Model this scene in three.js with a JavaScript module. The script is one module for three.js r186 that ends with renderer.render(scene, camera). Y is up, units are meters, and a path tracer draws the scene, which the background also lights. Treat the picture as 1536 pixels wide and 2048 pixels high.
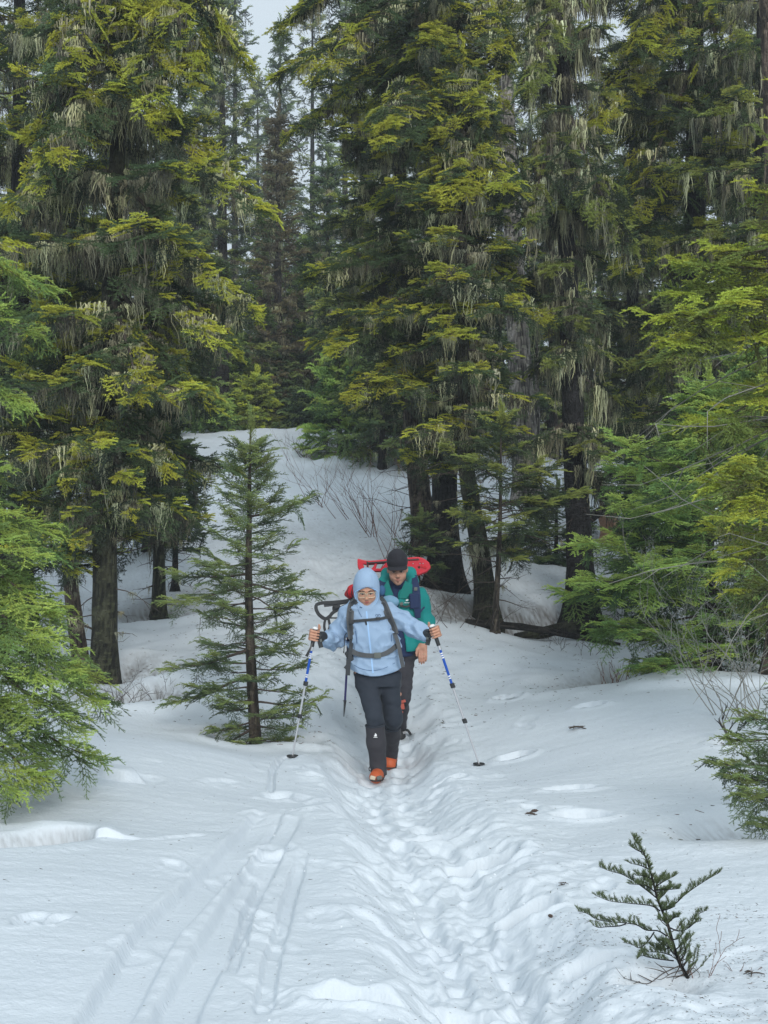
import * as THREE from 'three';
import { mergeGeometries } from 'three/addons/utils/BufferGeometryUtils.js';
import { ImprovedNoise } from 'three/addons/math/ImprovedNoise.js';
import { RoundedBoxGeometry } from 'three/addons/geometries/RoundedBoxGeometry.js';

// ------------------------------------------------------------------ camera, sky, sun, exposure, haze
const scene = new THREE.Scene();
const camera = new THREE.PerspectiveCamera(2 * Math.atan(1024 / 2900) * 180 / Math.PI, 0.75, 0.1, 600);
camera.position.set(0, 1.6, 0);
camera.lookAt(0, 1.6, -10);
const renderer = new THREE.WebGLRenderer({ antialias: true });
renderer.toneMapping = THREE.LinearToneMapping;
renderer.toneMappingExposure = 0.95;
renderer.shadowMap.enabled = true;

const N3 = new ImprovedNoise();
{ // overcast mountain sky, evenly bright, a little brighter overhead
  const W = 256, H = 128, data = new Float32Array(W * H * 4);
  for (let j = 0; j < H; j++) for (let i = 0; i < W; i++) {
    const el = ((j + 0.5) / H - 0.5) * Math.PI, az = (i + 0.5) / W * Math.PI * 2, s = Math.sin(el);
    const c = Math.cos(el), nx = Math.cos(az) * c, nz = Math.sin(az) * c;
    const cloud = 1 + 0.06 * N3.noise(nx * 2.2, s * 3, nz * 2.2) + 0.03 * N3.noise(nx * 6, s * 8, nz * 6);
    const L = s > 0 ? (0.80 + 0.35 * s) * cloud : 0.55, k = (j * W + i) * 4;
    data[k] = 0.80 * L; data[k + 1] = 0.925 * L; data[k + 2] = 1.03 * L; data[k + 3] = 1;
  }
  const sky = new THREE.DataTexture(data, W, H, THREE.RGBAFormat, THREE.FloatType);
  sky.mapping = THREE.EquirectangularReflectionMapping; sky.magFilter = THREE.LinearFilter; sky.needsUpdate = true;
  scene.background = sky; scene.environment = sky;
}
const sun = new THREE.DirectionalLight(new THREE.Color(1, 0.975, 0.935), 2.5);
sun.name = 'sun'; sun.position.set(6, 17, 18); sun.target.position.set(0, 0, -14);
sun.castShadow = true; sun.shadow.radius = 40; sun.shadow.mapSize.set(2048, 2048);
Object.assign(sun.shadow.camera, { left: -25, right: 25, top: 25, bottom: -25, near: 1, far: 90 });
scene.add(sun, sun.target);
scene.fog = new THREE.FogExp2(new THREE.Color(0.86, 0.93, 1.0), 0.0018);

// ------------------------------------------------------------------ helpers
const V = (x, y, z) => new THREE.Vector3(x, y, z);
const F = 2900;
const P = (px, py, d) => V((px - 768) / F * d, 1.6 - (py - 1024) / F * d, -d);       // a place on the picture at that distance
const lerp = (a, b, t) => a + (b - a) * t;
const clamp = (x, a = 0, b = 1) => Math.min(b, Math.max(a, x));
const smooth = (a, b, x) => { const t = clamp((x - a) / (b - a)); return t * t * (3 - 2 * t); };
function rng(seed) { let a = seed >>> 0; return () => { a = (a + 0x6D2B79F5) | 0; let t = Math.imul(a ^ (a >>> 15), 1 | a); t = (t + Math.imul(t ^ (t >>> 7), 61 | t)) ^ t; return ((t ^ (t >>> 14)) >>> 0) / 4294967296; }; }
const names = new Map();
function numbered(name) { const n = names.get(name) ?? 0; names.set(name, n + 1); return n ? `${name}_${String(n).padStart(3, '0')}` : name; }
function tag(o, label, category, group, kind) {
  if (label) o.userData.label = label; if (category) o.userData.category = category;
  if (group) o.userData.group = group; if (kind) o.userData.kind = kind; return o;
}
function thing(name, label, category, pos, group) {
  const o = new THREE.Group(); o.name = numbered(name); if (pos) o.position.copy(pos); scene.add(o);
  return tag(o, label, category, group);
}
function part(name, geo, mat, parent) {
  const m = new THREE.Mesh(geo, mat); m.name = name; m.castShadow = m.receiveShadow = true; parent.add(m); return m;
}
const hash2 = (i, j) => { let h = Math.imul(i, 374761393) ^ Math.imul(j, 668265263); h = Math.imul(h ^ (h >>> 13), 1274126177); return ((h ^ (h >>> 16)) >>> 0) / 4294967296; };
function vn(x, y) { // smooth value noise, -1..1
  const i = Math.floor(x), j = Math.floor(y), fx = x - i, fy = y - j, u = fx * fx * fx * (fx * (fx * 6 - 15) + 10), v = fy * fy * fy * (fy * (fy * 6 - 15) + 10);
  return lerp(lerp(hash2(i, j), hash2(i + 1, j), u), lerp(hash2(i, j + 1), hash2(i + 1, j + 1), u), v) * 2 - 1;
}
const gn = (x, y, z = 0) => N3.noise(x, y, z);
function fbm(x, y, o = 4) { let s = 0, a = 1, t = 0; for (let k = 0; k < o; k++) { s += a * gn(x, y, k * 7.3); t += a; a *= 0.5; x = x * 2.03 + 5.1; y = y * 2.03 - 3.7; } return s / t; }
const rgb = (r, g, b) => new THREE.Color(r, g, b);
const std = (c, roughness = 0.9, extra = {}) => new THREE.MeshStandardMaterial({ color: c, roughness, metalness: 0, ...extra });
const world = (ob) => { ob.updateMatrixWorld(true); return ob; };

// a tapered tube through points; r is a number or a function of 0..1; closed ends
function tube(pts, r, sides = 6, seg = null, wob = null) {
  const curve = pts.length > 2 ? new THREE.CatmullRomCurve3(pts, false, 'centripetal') : new THREE.LineCurve3(pts[0], pts[1]);
  const n = seg ?? Math.max(2, (pts.length - 1) * 3), pos = [], nor = [], uv = [], idx = [];
  const len = curve.getLength(); let side = null;
  for (let i = 0; i <= n; i++) {
    const t = i / n, c = curve.getPoint(t), T = curve.getTangent(t).normalize();
    if (!side) { side = V(0, 0, 1).cross(T); if (side.lengthSq() < 1e-4) side = V(1, 0, 0).cross(T); }
    side.addScaledVector(T, -side.dot(T)).normalize();
    const B = T.clone().cross(side), rr = typeof r === 'function' ? r(t) : r;
    for (let j = 0; j <= sides; j++) {
      const a = j / sides * Math.PI * 2, q = side.clone().multiplyScalar(Math.cos(a)).addScaledVector(B, Math.sin(a));
      const k = rr * (wob ? wob(t, a % (Math.PI * 2), len) : 1);
      pos.push(c.x + q.x * k, c.y + q.y * k, c.z + q.z * k); nor.push(q.x, q.y, q.z); uv.push(j / sides * Math.max(0.2, 2 * Math.PI * rr), t * len);
    }
  }
  const w = sides + 1;
  for (let i = 0; i < n; i++) for (let j = 0; j < sides; j++) { const a = i * w + j; idx.push(a, a + 1, a + w, a + 1, a + w + 1, a + w); }
  for (const e of [0, n]) { // caps
    const c = curve.getPoint(e / n), T = curve.getTangent(e / n).multiplyScalar(e ? 1 : -1), at = pos.length / 3;
    pos.push(c.x, c.y, c.z); nor.push(T.x, T.y, T.z); uv.push(0, 0);
    for (let j = 0; j < sides; j++) e ? idx.push(at, n * w + j, n * w + j + 1) : idx.push(at, j + 1, j);
  }
  const g = new THREE.BufferGeometry();
  g.setAttribute('position', new THREE.Float32BufferAttribute(pos, 3)); g.setAttribute('normal', new THREE.Float32BufferAttribute(nor, 3)); g.setAttribute('uv', new THREE.Float32BufferAttribute(uv, 2));
  g.setIndex(idx); if (wob) g.computeVertexNormals(); return g;
}
const joined = (list) => list.length === 1 ? list[0] : mergeGeometries(list);
const moved = (g, x, y, z) => g.translate(x, y, z);
function texture(w, h, fn, srgb = false) { // fn(x, y) -> [r, g, b] 0..1
  const d = new Uint8Array(w * h * 4);
  for (let j = 0; j < h; j++) for (let i = 0; i < w; i++) { const c = fn(i, j), k = (j * w + i) * 4; d[k] = clamp(c[0]) * 255; d[k + 1] = clamp(c[1]) * 255; d[k + 2] = clamp(c[2]) * 255; d[k + 3] = 255; }
  const t = new THREE.DataTexture(d, w, h); t.wrapS = t.wrapT = THREE.RepeatWrapping; t.magFilter = THREE.LinearFilter; t.minFilter = THREE.LinearMipmapLinearFilter; t.generateMipmaps = true;
  if (srgb) t.colorSpace = THREE.SRGBColorSpace; t.needsUpdate = true; return t;
}
// tiling value noise
function tn(x, y, per) { const i = Math.floor(x), j = Math.floor(y), fx = x - i, fy = y - j, u = fx * fx * (3 - 2 * fx), v = fy * fy * (3 - 2 * fy), m = (a) => ((a % per) + per) % per;
  return lerp(lerp(hash2(m(i), m(j)), hash2(m(i + 1), m(j)), u), lerp(hash2(m(i), m(j + 1)), hash2(m(i + 1), m(j + 1)), u), v); }

// ------------------------------------------------------------------ the snow ground
const anchors = [ // picture x, picture y, distance
  [880, 2048, 4.45], [600, 2040, 4.5], [300, 2040, 4.45], [50, 2040, 4.45], [1250, 2040, 4.45], [1500, 2040, 4.4], [1340, 1968, 4.95],
  [770, 1800, 6.2], [550, 1800, 6.2], [50, 1850, 5.5], [1100, 1830, 5.95], [1250, 1750, 6.5], [1480, 1760, 6.2],
  [200, 1700, 7.0], [60, 1660, 7.5], [640, 1620, 8.7], [500, 1600, 8.6], [860, 1640, 8.2], [1066, 1625, 8.2], [1450, 1650, 7.6],
  [585, 1525, 10.8], [962, 1527, 10.8], [510, 1487, 11.6], [300, 1490, 10.2], [100, 1500, 9.5], [1160, 1450, 11.3], [1530, 1500, 9.6], [1300, 1380, 12.2],
  [700, 1440, 12.6], [850, 1430, 12.6], [900, 1370, 13.6], [620, 1350, 13.4], [330, 1415, 12.4], [205, 1350, 14], [350, 1310, 14.6], [1250, 1325, 15], [1000, 1290, 15], [1000, 1250, 16.4], [1165, 1240, 17], [935, 1212, 16.5], [890, 1165, 17.5],
  [700, 1280, 15.2], [680, 1200, 17], [680, 1100, 19.5], [600, 1000, 23], [560, 940, 26.5], [420, 862, 30], [560, 880, 29.5], [650, 896, 28.5],
  [250, 1200, 18], [100, 1150, 19.5], [60, 1000, 25], [20, 930, 30], [300, 1000, 24], [420, 1090, 20], [450, 1240, 16.4],
  [1100, 1110, 20.5], [1000, 985, 25], [1060, 940, 26], [1190, 970, 26.5], [860, 1000, 23], [770, 950, 26], [1400, 1150, 19],
].map(([px, py, d]) => { const p = P(px, py, d); return [p.x, p.z, p.y]; });
anchors.push([-5, 3, 0.12], [5, 3, 0.12], [0, 4, 0.1], [-14, -3, 0.5], [14, -3, 0.5], [-13, -12, 0.4], [13, -12, 0.5], [13, -25, 2.4], [-14, -25, 2.2], [-30, -40, 3.6], [30, -40, 3.8], [0, -42, 3.3], [-8, -44, 3.3], [10, -44, 3.4], [0, -80, 4], [-70, -70, 5], [70, -70, 5], [-110, 20, 3], [110, 20, 3], [0, 60, 1], [0, -150, 5], [-110, -150, 6], [110, -150, 6]);
const tps = (() => { // a thin-plate sheet through the anchors
  const n = anchors.length, A = [], U = (r2) => r2 > 1e-12 ? r2 * Math.log(r2) : 0, S = 1 / 10;
  for (let i = 0; i < n; i++) { const r = []; for (let j = 0; j < n; j++) { const dx = (anchors[i][0] - anchors[j][0]) * S, dz = (anchors[i][1] - anchors[j][1]) * S; r.push(U(dx * dx + dz * dz) + (i === j ? 0.0006 : 0)); } r.push(1, anchors[i][0] * S, anchors[i][1] * S, anchors[i][2]); A.push(r); }
  for (let k = 0; k < 3; k++) { const r = []; for (let j = 0; j < n; j++) r.push(k === 0 ? 1 : anchors[j][k - 1] * S); r.push(0, 0, 0, 0); A.push(r); }
  const m = n + 3;
  for (let c = 0; c < m; c++) { let p = c; for (let r = c + 1; r < m; r++) if (Math.abs(A[r][c]) > Math.abs(A[p][c])) p = r; [A[c], A[p]] = [A[p], A[c]]; for (let r = 0; r < m; r++) if (r !== c) { const f = A[r][c] / A[c][c]; if (f) for (let k = c; k <= m; k++) A[r][k] -= f * A[c][k]; } }
  const w = A.map((r, i) => r[m] / r[i]), ax = anchors.map((a) => a[0] * S), az = anchors.map((a) => a[1] * S);
  return (x, z) => { x *= S; z *= S; let s = w[n] + w[n + 1] * x + w[n + 2] * z; for (let i = 0; i < n; i++) { const dx = x - ax[i], dz = z - az[i], r2 = dx * dx + dz * dz; if (r2 > 1e-12) s += w[i] * r2 * Math.log(r2); } return s; };
})();
function alongLine(line, x, z) { // [distance, 0..n-1 position along, signed side]
  let best = 1e9, at = 0, sg = 1;
  for (let i = 0; i < line.length - 1; i++) {
    const [ax, az] = line[i], [bx, bz] = line[i + 1], ex = bx - ax, ez = bz - az, t = clamp(((x - ax) * ex + (z - az) * ez) / (ex * ex + ez * ez)), dx = x - ax - ex * t, dz = z - az - ez * t, d = dx * dx + dz * dz;
    if (d < best) { best = d; at = i + t; sg = Math.sign(ex * dz - ez * dx) || 1; }
  }
  return [Math.sqrt(best), at, sg];
}
const G = (px, py, d) => { const p = P(px, py, d); return [p.x, p.z]; };
const trail = [[0.55, -2.5], G(1010, 2048, 4.5), G(960, 1900, 5.5), G(900, 1780, 6.5), G(835, 1690, 7.7), G(775, 1600, 9.5), G(765, 1545, 11), G(785, 1470, 12.5), G(760, 1360, 14), G(710, 1250, 16), G(690, 1150, 18.5), G(680, 1080, 20.5)];
const trailDepth = [0.09, 0.11, 0.12, 0.12, 0.12, 0.12, 0.15, 0.10, 0.09, 0.07, 0.04, 0.0];
const tracks = [ // old ski and sled tracks, left of the trail: line, half width, depth
  [[G(170, 2100, 4.2), G(215, 2030, 4.55), G(306, 1867, 5.45), G(406, 1750, 6.4), G(470, 1690, 7.1), G(560, 1612, 8.6)], 0.08, 0.05],
  [[G(330, 2100, 4.2), G(360, 2000, 4.65), G(420, 1900, 5.25), G(490, 1770, 6.3), G(530, 1700, 7.0), G(590, 1620, 8.4)], 0.07, 0.042],
  [[G(455, 1950, 4.95), G(478, 1870, 5.45), G(500, 1780, 6.2), G(540, 1700, 7.0)], 0.03, 0.03],
  [[G(520, 2060, 4.4), G(545, 1900, 5.25), G(580, 1760, 6.3), G(610, 1680, 7.3)], 0.03, 0.026],
  [[G(540, 1590, 9.0), G(545, 1540, 10), G(570, 1500, 11)], 0.02, 0.03],
];
const R0 = rng(77), dents = [];
function dent(x, z, r, len, ang, depth, rim = 0.25) { dents.push([x, z, r, len, Math.cos(ang), Math.sin(ang), depth, rim]); }
for (let i = 0; i < 70; i++) { // boot prints along the trail
  const t = 0.6 + i * 0.115, k = Math.floor(t), a = trail[k], b = trail[k + 1]; if (!b) break; const f = t - k;
  const ang = Math.atan2(b[1] - a[1], b[0] - a[0]), off = (i % 2 ? 1 : -1) * (0.07 + 0.08 * R0());
  dent(lerp(a[0], b[0], f) - Math.sin(ang) * off, lerp(a[1], b[1], f) + Math.cos(ang) * off, 0.06 + 0.02 * R0(), 0.14 + 0.04 * R0(), ang + (R0() - 0.5) * 0.5, (0.018 + 0.024 * R0()) * (t < 4.2 ? 0.85 : 1), 0.3);
}
for (let i = 0; i < 210; i++) { // older, melted prints round it
  const k = Math.min(trail.length - 2, Math.floor(R0() ** 1.3 * 9)), a = trail[k], b = trail[k + 1], f = R0(), s = (R0() + R0() + R0() - 1.5) * 1.15 - 0.1;
  dent(lerp(a[0], b[0], f) + s, lerp(a[1], b[1], f), 0.05 + 0.05 * R0(), 0.08 + 0.1 * R0(), -1.5 + (R0() - 0.5) * 1.6, 0.005 + 0.013 * R0() * R0(), 0.3 + 0.4 * R0());
}
for (const [px, py, d, r, l, dep] of [[1015, 1390, 12.9, 0.09, 0.13, 0.09], [1030, 1485, 10.9, 0.1, 0.14, 0.08], [1165, 1640, 8.0, 0.1, 0.16, 0.07], [1140, 1560, 9.1, 0.09, 0.17, 0.05], [1055, 1800, 6.1, 0.09, 0.13, 0.12], [1200, 1895, 5.2, 0.09, 0.14, 0.07], [960, 1705, 7.2, 0.1, 0.2, 0.12], [865, 1665, 8, 0.12, 0.18, 0.08], [920, 1940, 4.9, 0.1, 0.15, 0.07], [720, 1990, 4.65, 0.1, 0.18, 0.07], [1180, 1430, 11.8, 0.08, 0.13, 0.06], [900, 1545, 10.1, 0.08, 0.12, 0.06], [555, 1590, 9, 0.14, 0.1, 0.04], [545, 1685, 7.2, 0.12, 0.1, 0.035], [240, 1560, 8.9, 0.12, 0.16, -0.05], [60, 1835, 5.6, 0.12, 0.06, 0.02], [110, 1840, 5.6, 0.1, 0.04, 0.02]]) { const g = G(px, py, d); dent(g[0], g[1], r, l, 0.3, dep); }
const dentCells = new Map();
for (const d of dents) { const r = d[3] * 1.9; for (let i = Math.floor((d[0] - r) / 0.25); i <= Math.floor((d[0] + r) / 0.25); i++) for (let j = Math.floor((d[1] - r) / 0.25); j <= Math.floor((d[1] + r) / 0.25); j++) { const k = i * 4096 + j; (dentCells.get(k) ?? dentCells.set(k, []).get(k)).push(d); } }
const wells = []; // hollows melted round trunks: x, z, radius, depth, forest litter 0..1
const well = (px, d, r, depth, litter = 0.5) => wells.push([(px - 768) / F * d, -d, r, depth, litter]);
well(205, 14, 0.75, 0.12, 0.9); well(165, 14.3, 0.5, 0.1, 0.9); well(510, 11.7, 0.36, 0.13, 0.12); well(575, 11.75, 0.3, 0.16, 0.25); well(1165, 17, 0.7, 0.12, 1); well(970, 16.4, 0.75, 0.1, 1.1); well(890, 17.4, 0.6, 0.08, 0.9); well(1060, 16.7, 0.55, 0.08, 1.0);
well(680, 27.8, 0.75, 0.35, 0.8); well(1430, 13.4, 0.8, 0.32, 0.7); well(1250, 13.3, 0.7, 0.16, 0.6); well(318, 17.2, 0.6, 0.15, 0.7); well(1320, 4.85, 0.15, 0.05, 0.3); well(1215, 22, 1.0, 0.2, 0.8); well(1110, 20.3, 0.8, 0.2, 0.6); well(1535, 7.4, 0.5, 0.12, 0.5); well(255, 12.9, 0.5, 0.14, 0.9); well(1468, 9.9, 0.12, 0.05, 0.2);
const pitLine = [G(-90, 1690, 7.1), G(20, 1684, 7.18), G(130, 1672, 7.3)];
function snow(x, z) { // [height, trodden 0..1, litter 0..1]
  const d = -z; let y = tps(x, z);
  let [td, ts] = alongLine(trail, x, z);
  const k = Math.min(trail.length - 2, Math.floor(ts)), dep = lerp(trailDepth[k], trailDepth[k + 1], ts - k);
  const near = d < 32 && d > -6;
  let trod = 0, litter = 0, flat = 1;
  if (near && td < 2.2) {
    const w = 0.27 + 0.09 * gn(x * 1.9, z * 1.9, 3.3) + 0.02 * d / 10;
    y -= dep * (1 - smooth(w * 0.45, w * 1.55, td + 0.09 * gn(x * 4, z * 4, 1.7)));
    y += dep * 0.18 * Math.exp(-(((td - w * 1.7) / 0.16) ** 2));
    const left = x < lerp(trail[k][0], trail[k + 1][0], ts - k) ? 1 : 0; trod = 1 - smooth(0.3, lerp(1.0, 0.7, left), td + 0.2 * gn(x * 1.3, z * 1.3, 9));
  }
  if (d < 17 && d > 3) {
    const cell = dentCells.get(Math.floor(x / 0.25) * 4096 + Math.floor(z / 0.25));
    if (cell) for (const [cx, cz, r, len, ca, sa, dd, rim] of cell) {
      const ex = x - cx + 0.02 * gn(x * 11, z * 11, 5), ez = z - cz + 0.02 * gn(x * 11, z * 11, 8), u = (ex * ca + ez * sa) / len, v = (-ex * sa + ez * ca) / r, q = Math.sqrt(u * u + v * v);
      if (q < 1.9) y -= dd * (1 - smooth(0.62, 1.08, q)) - dd * rim * Math.exp(-(((q - 1.25) / 0.28) ** 2));
    }
    for (const [line, hw, dd] of tracks) {
      const b = line[line.length - 1]; if (z > line[0][1] + 0.3 || z < b[1] - 0.3) continue;
      const [q, s] = alongLine(line, x, z), e = q + 0.005 * gn(x * 5, z * 5, 2), fade = smooth(0, 0.4, s) * (1 - smooth(line.length - 1.6, line.length - 1, s));
      if (q < hw * 2.4) flat = Math.min(flat, 1 - 0.9 * fade * (1 - smooth(hw * 0.9, hw * 2.4, q))); if (q < hw * 3) y -= fade * (dd * (1 - smooth(hw * 0.74, hw * 1.2, e)) - dd * 0.16 * Math.exp(-(((q - hw - 0.03) / 0.02) ** 2)) * (0.5 + 0.9 * gn(x * 7, z * 7, 4)));
    }
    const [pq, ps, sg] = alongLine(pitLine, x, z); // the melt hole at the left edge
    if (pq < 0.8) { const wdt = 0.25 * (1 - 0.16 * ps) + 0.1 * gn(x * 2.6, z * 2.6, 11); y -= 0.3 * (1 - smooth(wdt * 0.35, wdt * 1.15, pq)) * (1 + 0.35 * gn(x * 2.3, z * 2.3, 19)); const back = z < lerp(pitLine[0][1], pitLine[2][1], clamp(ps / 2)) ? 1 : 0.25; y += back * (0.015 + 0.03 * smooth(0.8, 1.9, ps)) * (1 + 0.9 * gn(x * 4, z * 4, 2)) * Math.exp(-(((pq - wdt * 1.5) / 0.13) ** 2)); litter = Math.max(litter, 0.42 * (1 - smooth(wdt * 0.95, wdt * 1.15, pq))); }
  }
  for (const [wx, wz, r, dd, l] of wells) {
    const ex = x - wx, ez = z - wz; if (Math.abs(ex) > r * 2.4 || Math.abs(ez) > r * 2.4) continue;
    const q = Math.sqrt(ex * ex + ez * ez * 1.3) / r * (1 + 0.25 * gn(x * 2.5, z * 2.5, 6));
    if (q < 2) { y -= dd * (1 - smooth(0.35, 1.15, q)); y += dd * 0.25 * Math.exp(-(((q - 1.35) / 0.3) ** 2)); litter = Math.max(litter, l * (1 - smooth(0.35, 1.35, q))); }
  }
  // drifts, melt ripples, lumps
  y += 0.05 * gn(x * 0.7, z * 0.55, 2) * smooth(3, 9, d) + 0.22 * gn(x * 0.42, z * 0.3, 8) * smooth(24, 29, d) * (1 - smooth(60, 90, d)) + 0.05 * gn(x * 1.6, z * 0.9, 3) * smooth(24, 28, d) + (0.035 * gn(x * 1.9, z * 1.5, 13) + 0.022 * gn(x * 4.1, z * 3.6, 14)) * smooth(12.5, 15, d) * (1 - smooth(40, 60, d)) + 0.022 * gn(x * 1.6 + 3, z * 1.4, 4);
  if (near) {
    const rip = gn(x * 3.1 + 2 * gn(x, z * 2, 3), z * 8.5, 1.1), lump = gn(x * 6.2, z * 5, 7.7), sharp = 1 - Math.abs(gn(x * 4.5 + 1.2 * gn(x * 2, z * 2, 6), z * 8, 12.4)) * 2.2;
    y += flat * ((0.004 + 0.006 * trod) * rip + (0.002 + 0.0105 * trod) * lump + 0.0055 * trod * clamp(sharp, 0, 1) + (0.001 + 0.0065 * trod) * gn(x * 14, z * 12, 3.9) + (0.0026 + 0.002 * trod) * gn(x * 27, z * 23, 6.1)); y += 0.0022 * clamp(gn(x * 1.1, z * 1.3, 20) + 0.3) * (1 - Math.abs(gn(x * 7, z * 26, 15)) * 2);
  }
  litter = Math.max(litter, 0.2 * smooth(15, 19, d) * (1 - smooth(21, 25, d)), 0.4 * smooth(0.95, 1.5, x + 0.3 * gn(x, z, 2) - (d - 4.5) * 0.6) * (1 - smooth(5.2, 6.0, d)));
  return [y, trod, litter];
}
const gy = (x, z) => snow(x, z)[0];
{
  const rows = []; for (let d = -60; d < 2.5; d += Math.max(0.4, -d * 0.25 + 0.4)) rows.push(d);
  for (let d = 2.6; d < 33; d += d < 3.8 ? 0.02 : d < 10 ? d * 0.00145 : d * 0.003) rows.push(d);
  for (let d = 33; d < 160; d *= 1.06) rows.push(d);
  const cols = [], M = 285; for (let i = -M; i <= M; i++) cols.push(i / M);
  const out = []; for (let k = 1; k <= 26; k++) out.push(k / 26);
  const nC = cols.length + 52, pos = new Float32Array(rows.length * nC * 3), uv = new Float32Array(rows.length * nC * 2), col = new Float32Array(rows.length * nC * 3), idx = [];
  rows.forEach((d, r) => {
    const w = 0.33 + 0.31 * Math.max(d, 3.6);
    const xs = [...out.slice().reverse().map((t) => -lerp(w, 130, t ** 3)), ...cols.map((c) => c * w), ...out.map((t) => lerp(w, 130, t ** 3))];
    xs.forEach((x, c) => {
      const k = r * nC + c, [y, trod, lit] = snow(x, -d);
      pos[k * 3] = x; pos[k * 3 + 1] = y; pos[k * 3 + 2] = -d; uv[k * 2] = x; uv[k * 2 + 1] = -d;
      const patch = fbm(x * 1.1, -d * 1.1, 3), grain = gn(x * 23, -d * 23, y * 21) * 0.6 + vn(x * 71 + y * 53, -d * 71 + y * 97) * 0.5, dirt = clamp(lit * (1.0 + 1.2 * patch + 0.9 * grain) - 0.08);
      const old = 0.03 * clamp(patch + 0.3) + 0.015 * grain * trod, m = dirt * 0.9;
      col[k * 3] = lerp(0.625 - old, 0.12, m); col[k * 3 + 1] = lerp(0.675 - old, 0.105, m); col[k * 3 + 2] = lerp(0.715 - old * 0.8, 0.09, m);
    });
  });
  for (let r = 0; r < rows.length - 1; r++) for (let c = 0; c < nC - 1; c++) { const a = r * nC + c; idx.push(a, a + 1, a + nC, a + 1, a + nC + 1, a + nC); }
  const g = new THREE.BufferGeometry();
  g.setAttribute('position', new THREE.BufferAttribute(pos, 3)); g.setAttribute('uv', new THREE.BufferAttribute(uv, 2)); g.setAttribute('color', new THREE.BufferAttribute(col, 3));
  g.setIndex(idx); g.computeVertexNormals();
  const bump = texture(1024, 1024, (i, j) => { // melt crystals and tiny cups, 1.6 m to a tile
    const u = i / 1024, v = j / 1024; let s = 0;
    s += 0.45 * tn(u * 128, v * 128, 128) + 0.4 * tn(u * 256, v * 256, 256) + 0.2 * hash2(i, j);
    return [s, s, s];
  });
  bump.repeat.set(1 / 1.6, 1 / 1.6);
  const m = std(rgb(1, 1, 1), 0.62, { vertexColors: true, bumpMap: bump, bumpScale: 0.003 });
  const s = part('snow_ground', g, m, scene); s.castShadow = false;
  tag(s, 'white trampled snow with a trodden trench trail and ski tracks', null, null, 'structure');
}
// ------------------------------------------------------------------ trees: bark, needle sprays, hanging lichen
const barkBump = texture(512, 512, (i, j) => { // deep upright furrows with cross cracks, 0.5 m to a tile
  const u = i / 512, v = j / 512, w = tn(u * 6, v * 6, 6) * 0.12;
  const f = Math.abs(tn((u + w) * 24, v * 6, 24) - 0.5) * 2, c = tn(u * 16, v * 32, 32), s = 0.6 * f + 0.25 * c + 0.25 * tn(u * 64, v * 64, 64); return [s, s, s];
});
barkBump.repeat.set(2, 2);
const barkMap = texture(512, 512, (i, j) => {
  const u = i / 512, v = j / 512, k = 0.35 + 0.65 * tn(u * 24, v * 6, 24) + 0.3 * (tn(u * 8, v * 8, 8) - 0.5) + 0.2 * (hash2(i, j) - 0.5), l = tn(u * 10 + 3, v * 16, 16) > 0.74 ? 0.25 : 0;
  return [k + l * 0.9, k + l, k * 0.97 + l * 0.8];
}, true);
barkMap.repeat.set(2, 2);
const bark = (c) => std(c, 0.95, { map: barkMap, bumpMap: barkBump, bumpScale: 0.03 });
const BARK = { dark: bark(rgb(0.05, 0.045, 0.043)), brown: bark(rgb(0.15, 0.115, 0.095)), grey: bark(rgb(0.36, 0.325, 0.305)), mossy: bark(rgb(0.065, 0.068, 0.042)), young: bark(rgb(0.12, 0.098, 0.08)), black: bark(rgb(0.026, 0.025, 0.028)) };
const WOOD = { twig: std(rgb(0.07, 0.055, 0.045), 0.95), greyTwig: std(rgb(0.27, 0.26, 0.23), 0.95), red: std(rgb(0.16, 0.08, 0.06), 0.9), paleTwig: std(rgb(0.36, 0.33, 0.27), 0.95) };
const leafMat = new THREE.MeshStandardMaterial({ color: 0xffffff, roughness: 0.75, metalness: 0, vertexColors: true, side: THREE.DoubleSide });
const lichenMat = new THREE.MeshStandardMaterial({ color: 0xffffff, roughness: 0.95, metalness: 0, vertexColors: true, side: THREE.DoubleSide });

function needleBuf() { return { p: [], c: [] }; }
function needle(b, base, dir, across, len, wid, c) {
  const hx = across.x * wid / 2, hy = across.y * wid / 2, hz = across.z * wid / 2;
  b.p.push(base.x - hx, base.y - hy, base.z - hz, base.x + hx, base.y + hy, base.z + hz, base.x + dir.x * len, base.y + dir.y * len, base.z + dir.z * len);
  b.c.push(c[0], c[1], c[2], c[0], c[1], c[2], c[0], c[1], c[2]);
}
function needleGeo(b) {
  const g = new THREE.BufferGeometry(); g.setAttribute('position', new THREE.Float32BufferAttribute(b.p, 3)); g.setAttribute('color', new THREE.Float32BufferAttribute(b.c, 3)); g.computeVertexNormals(); return g;
}
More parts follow.
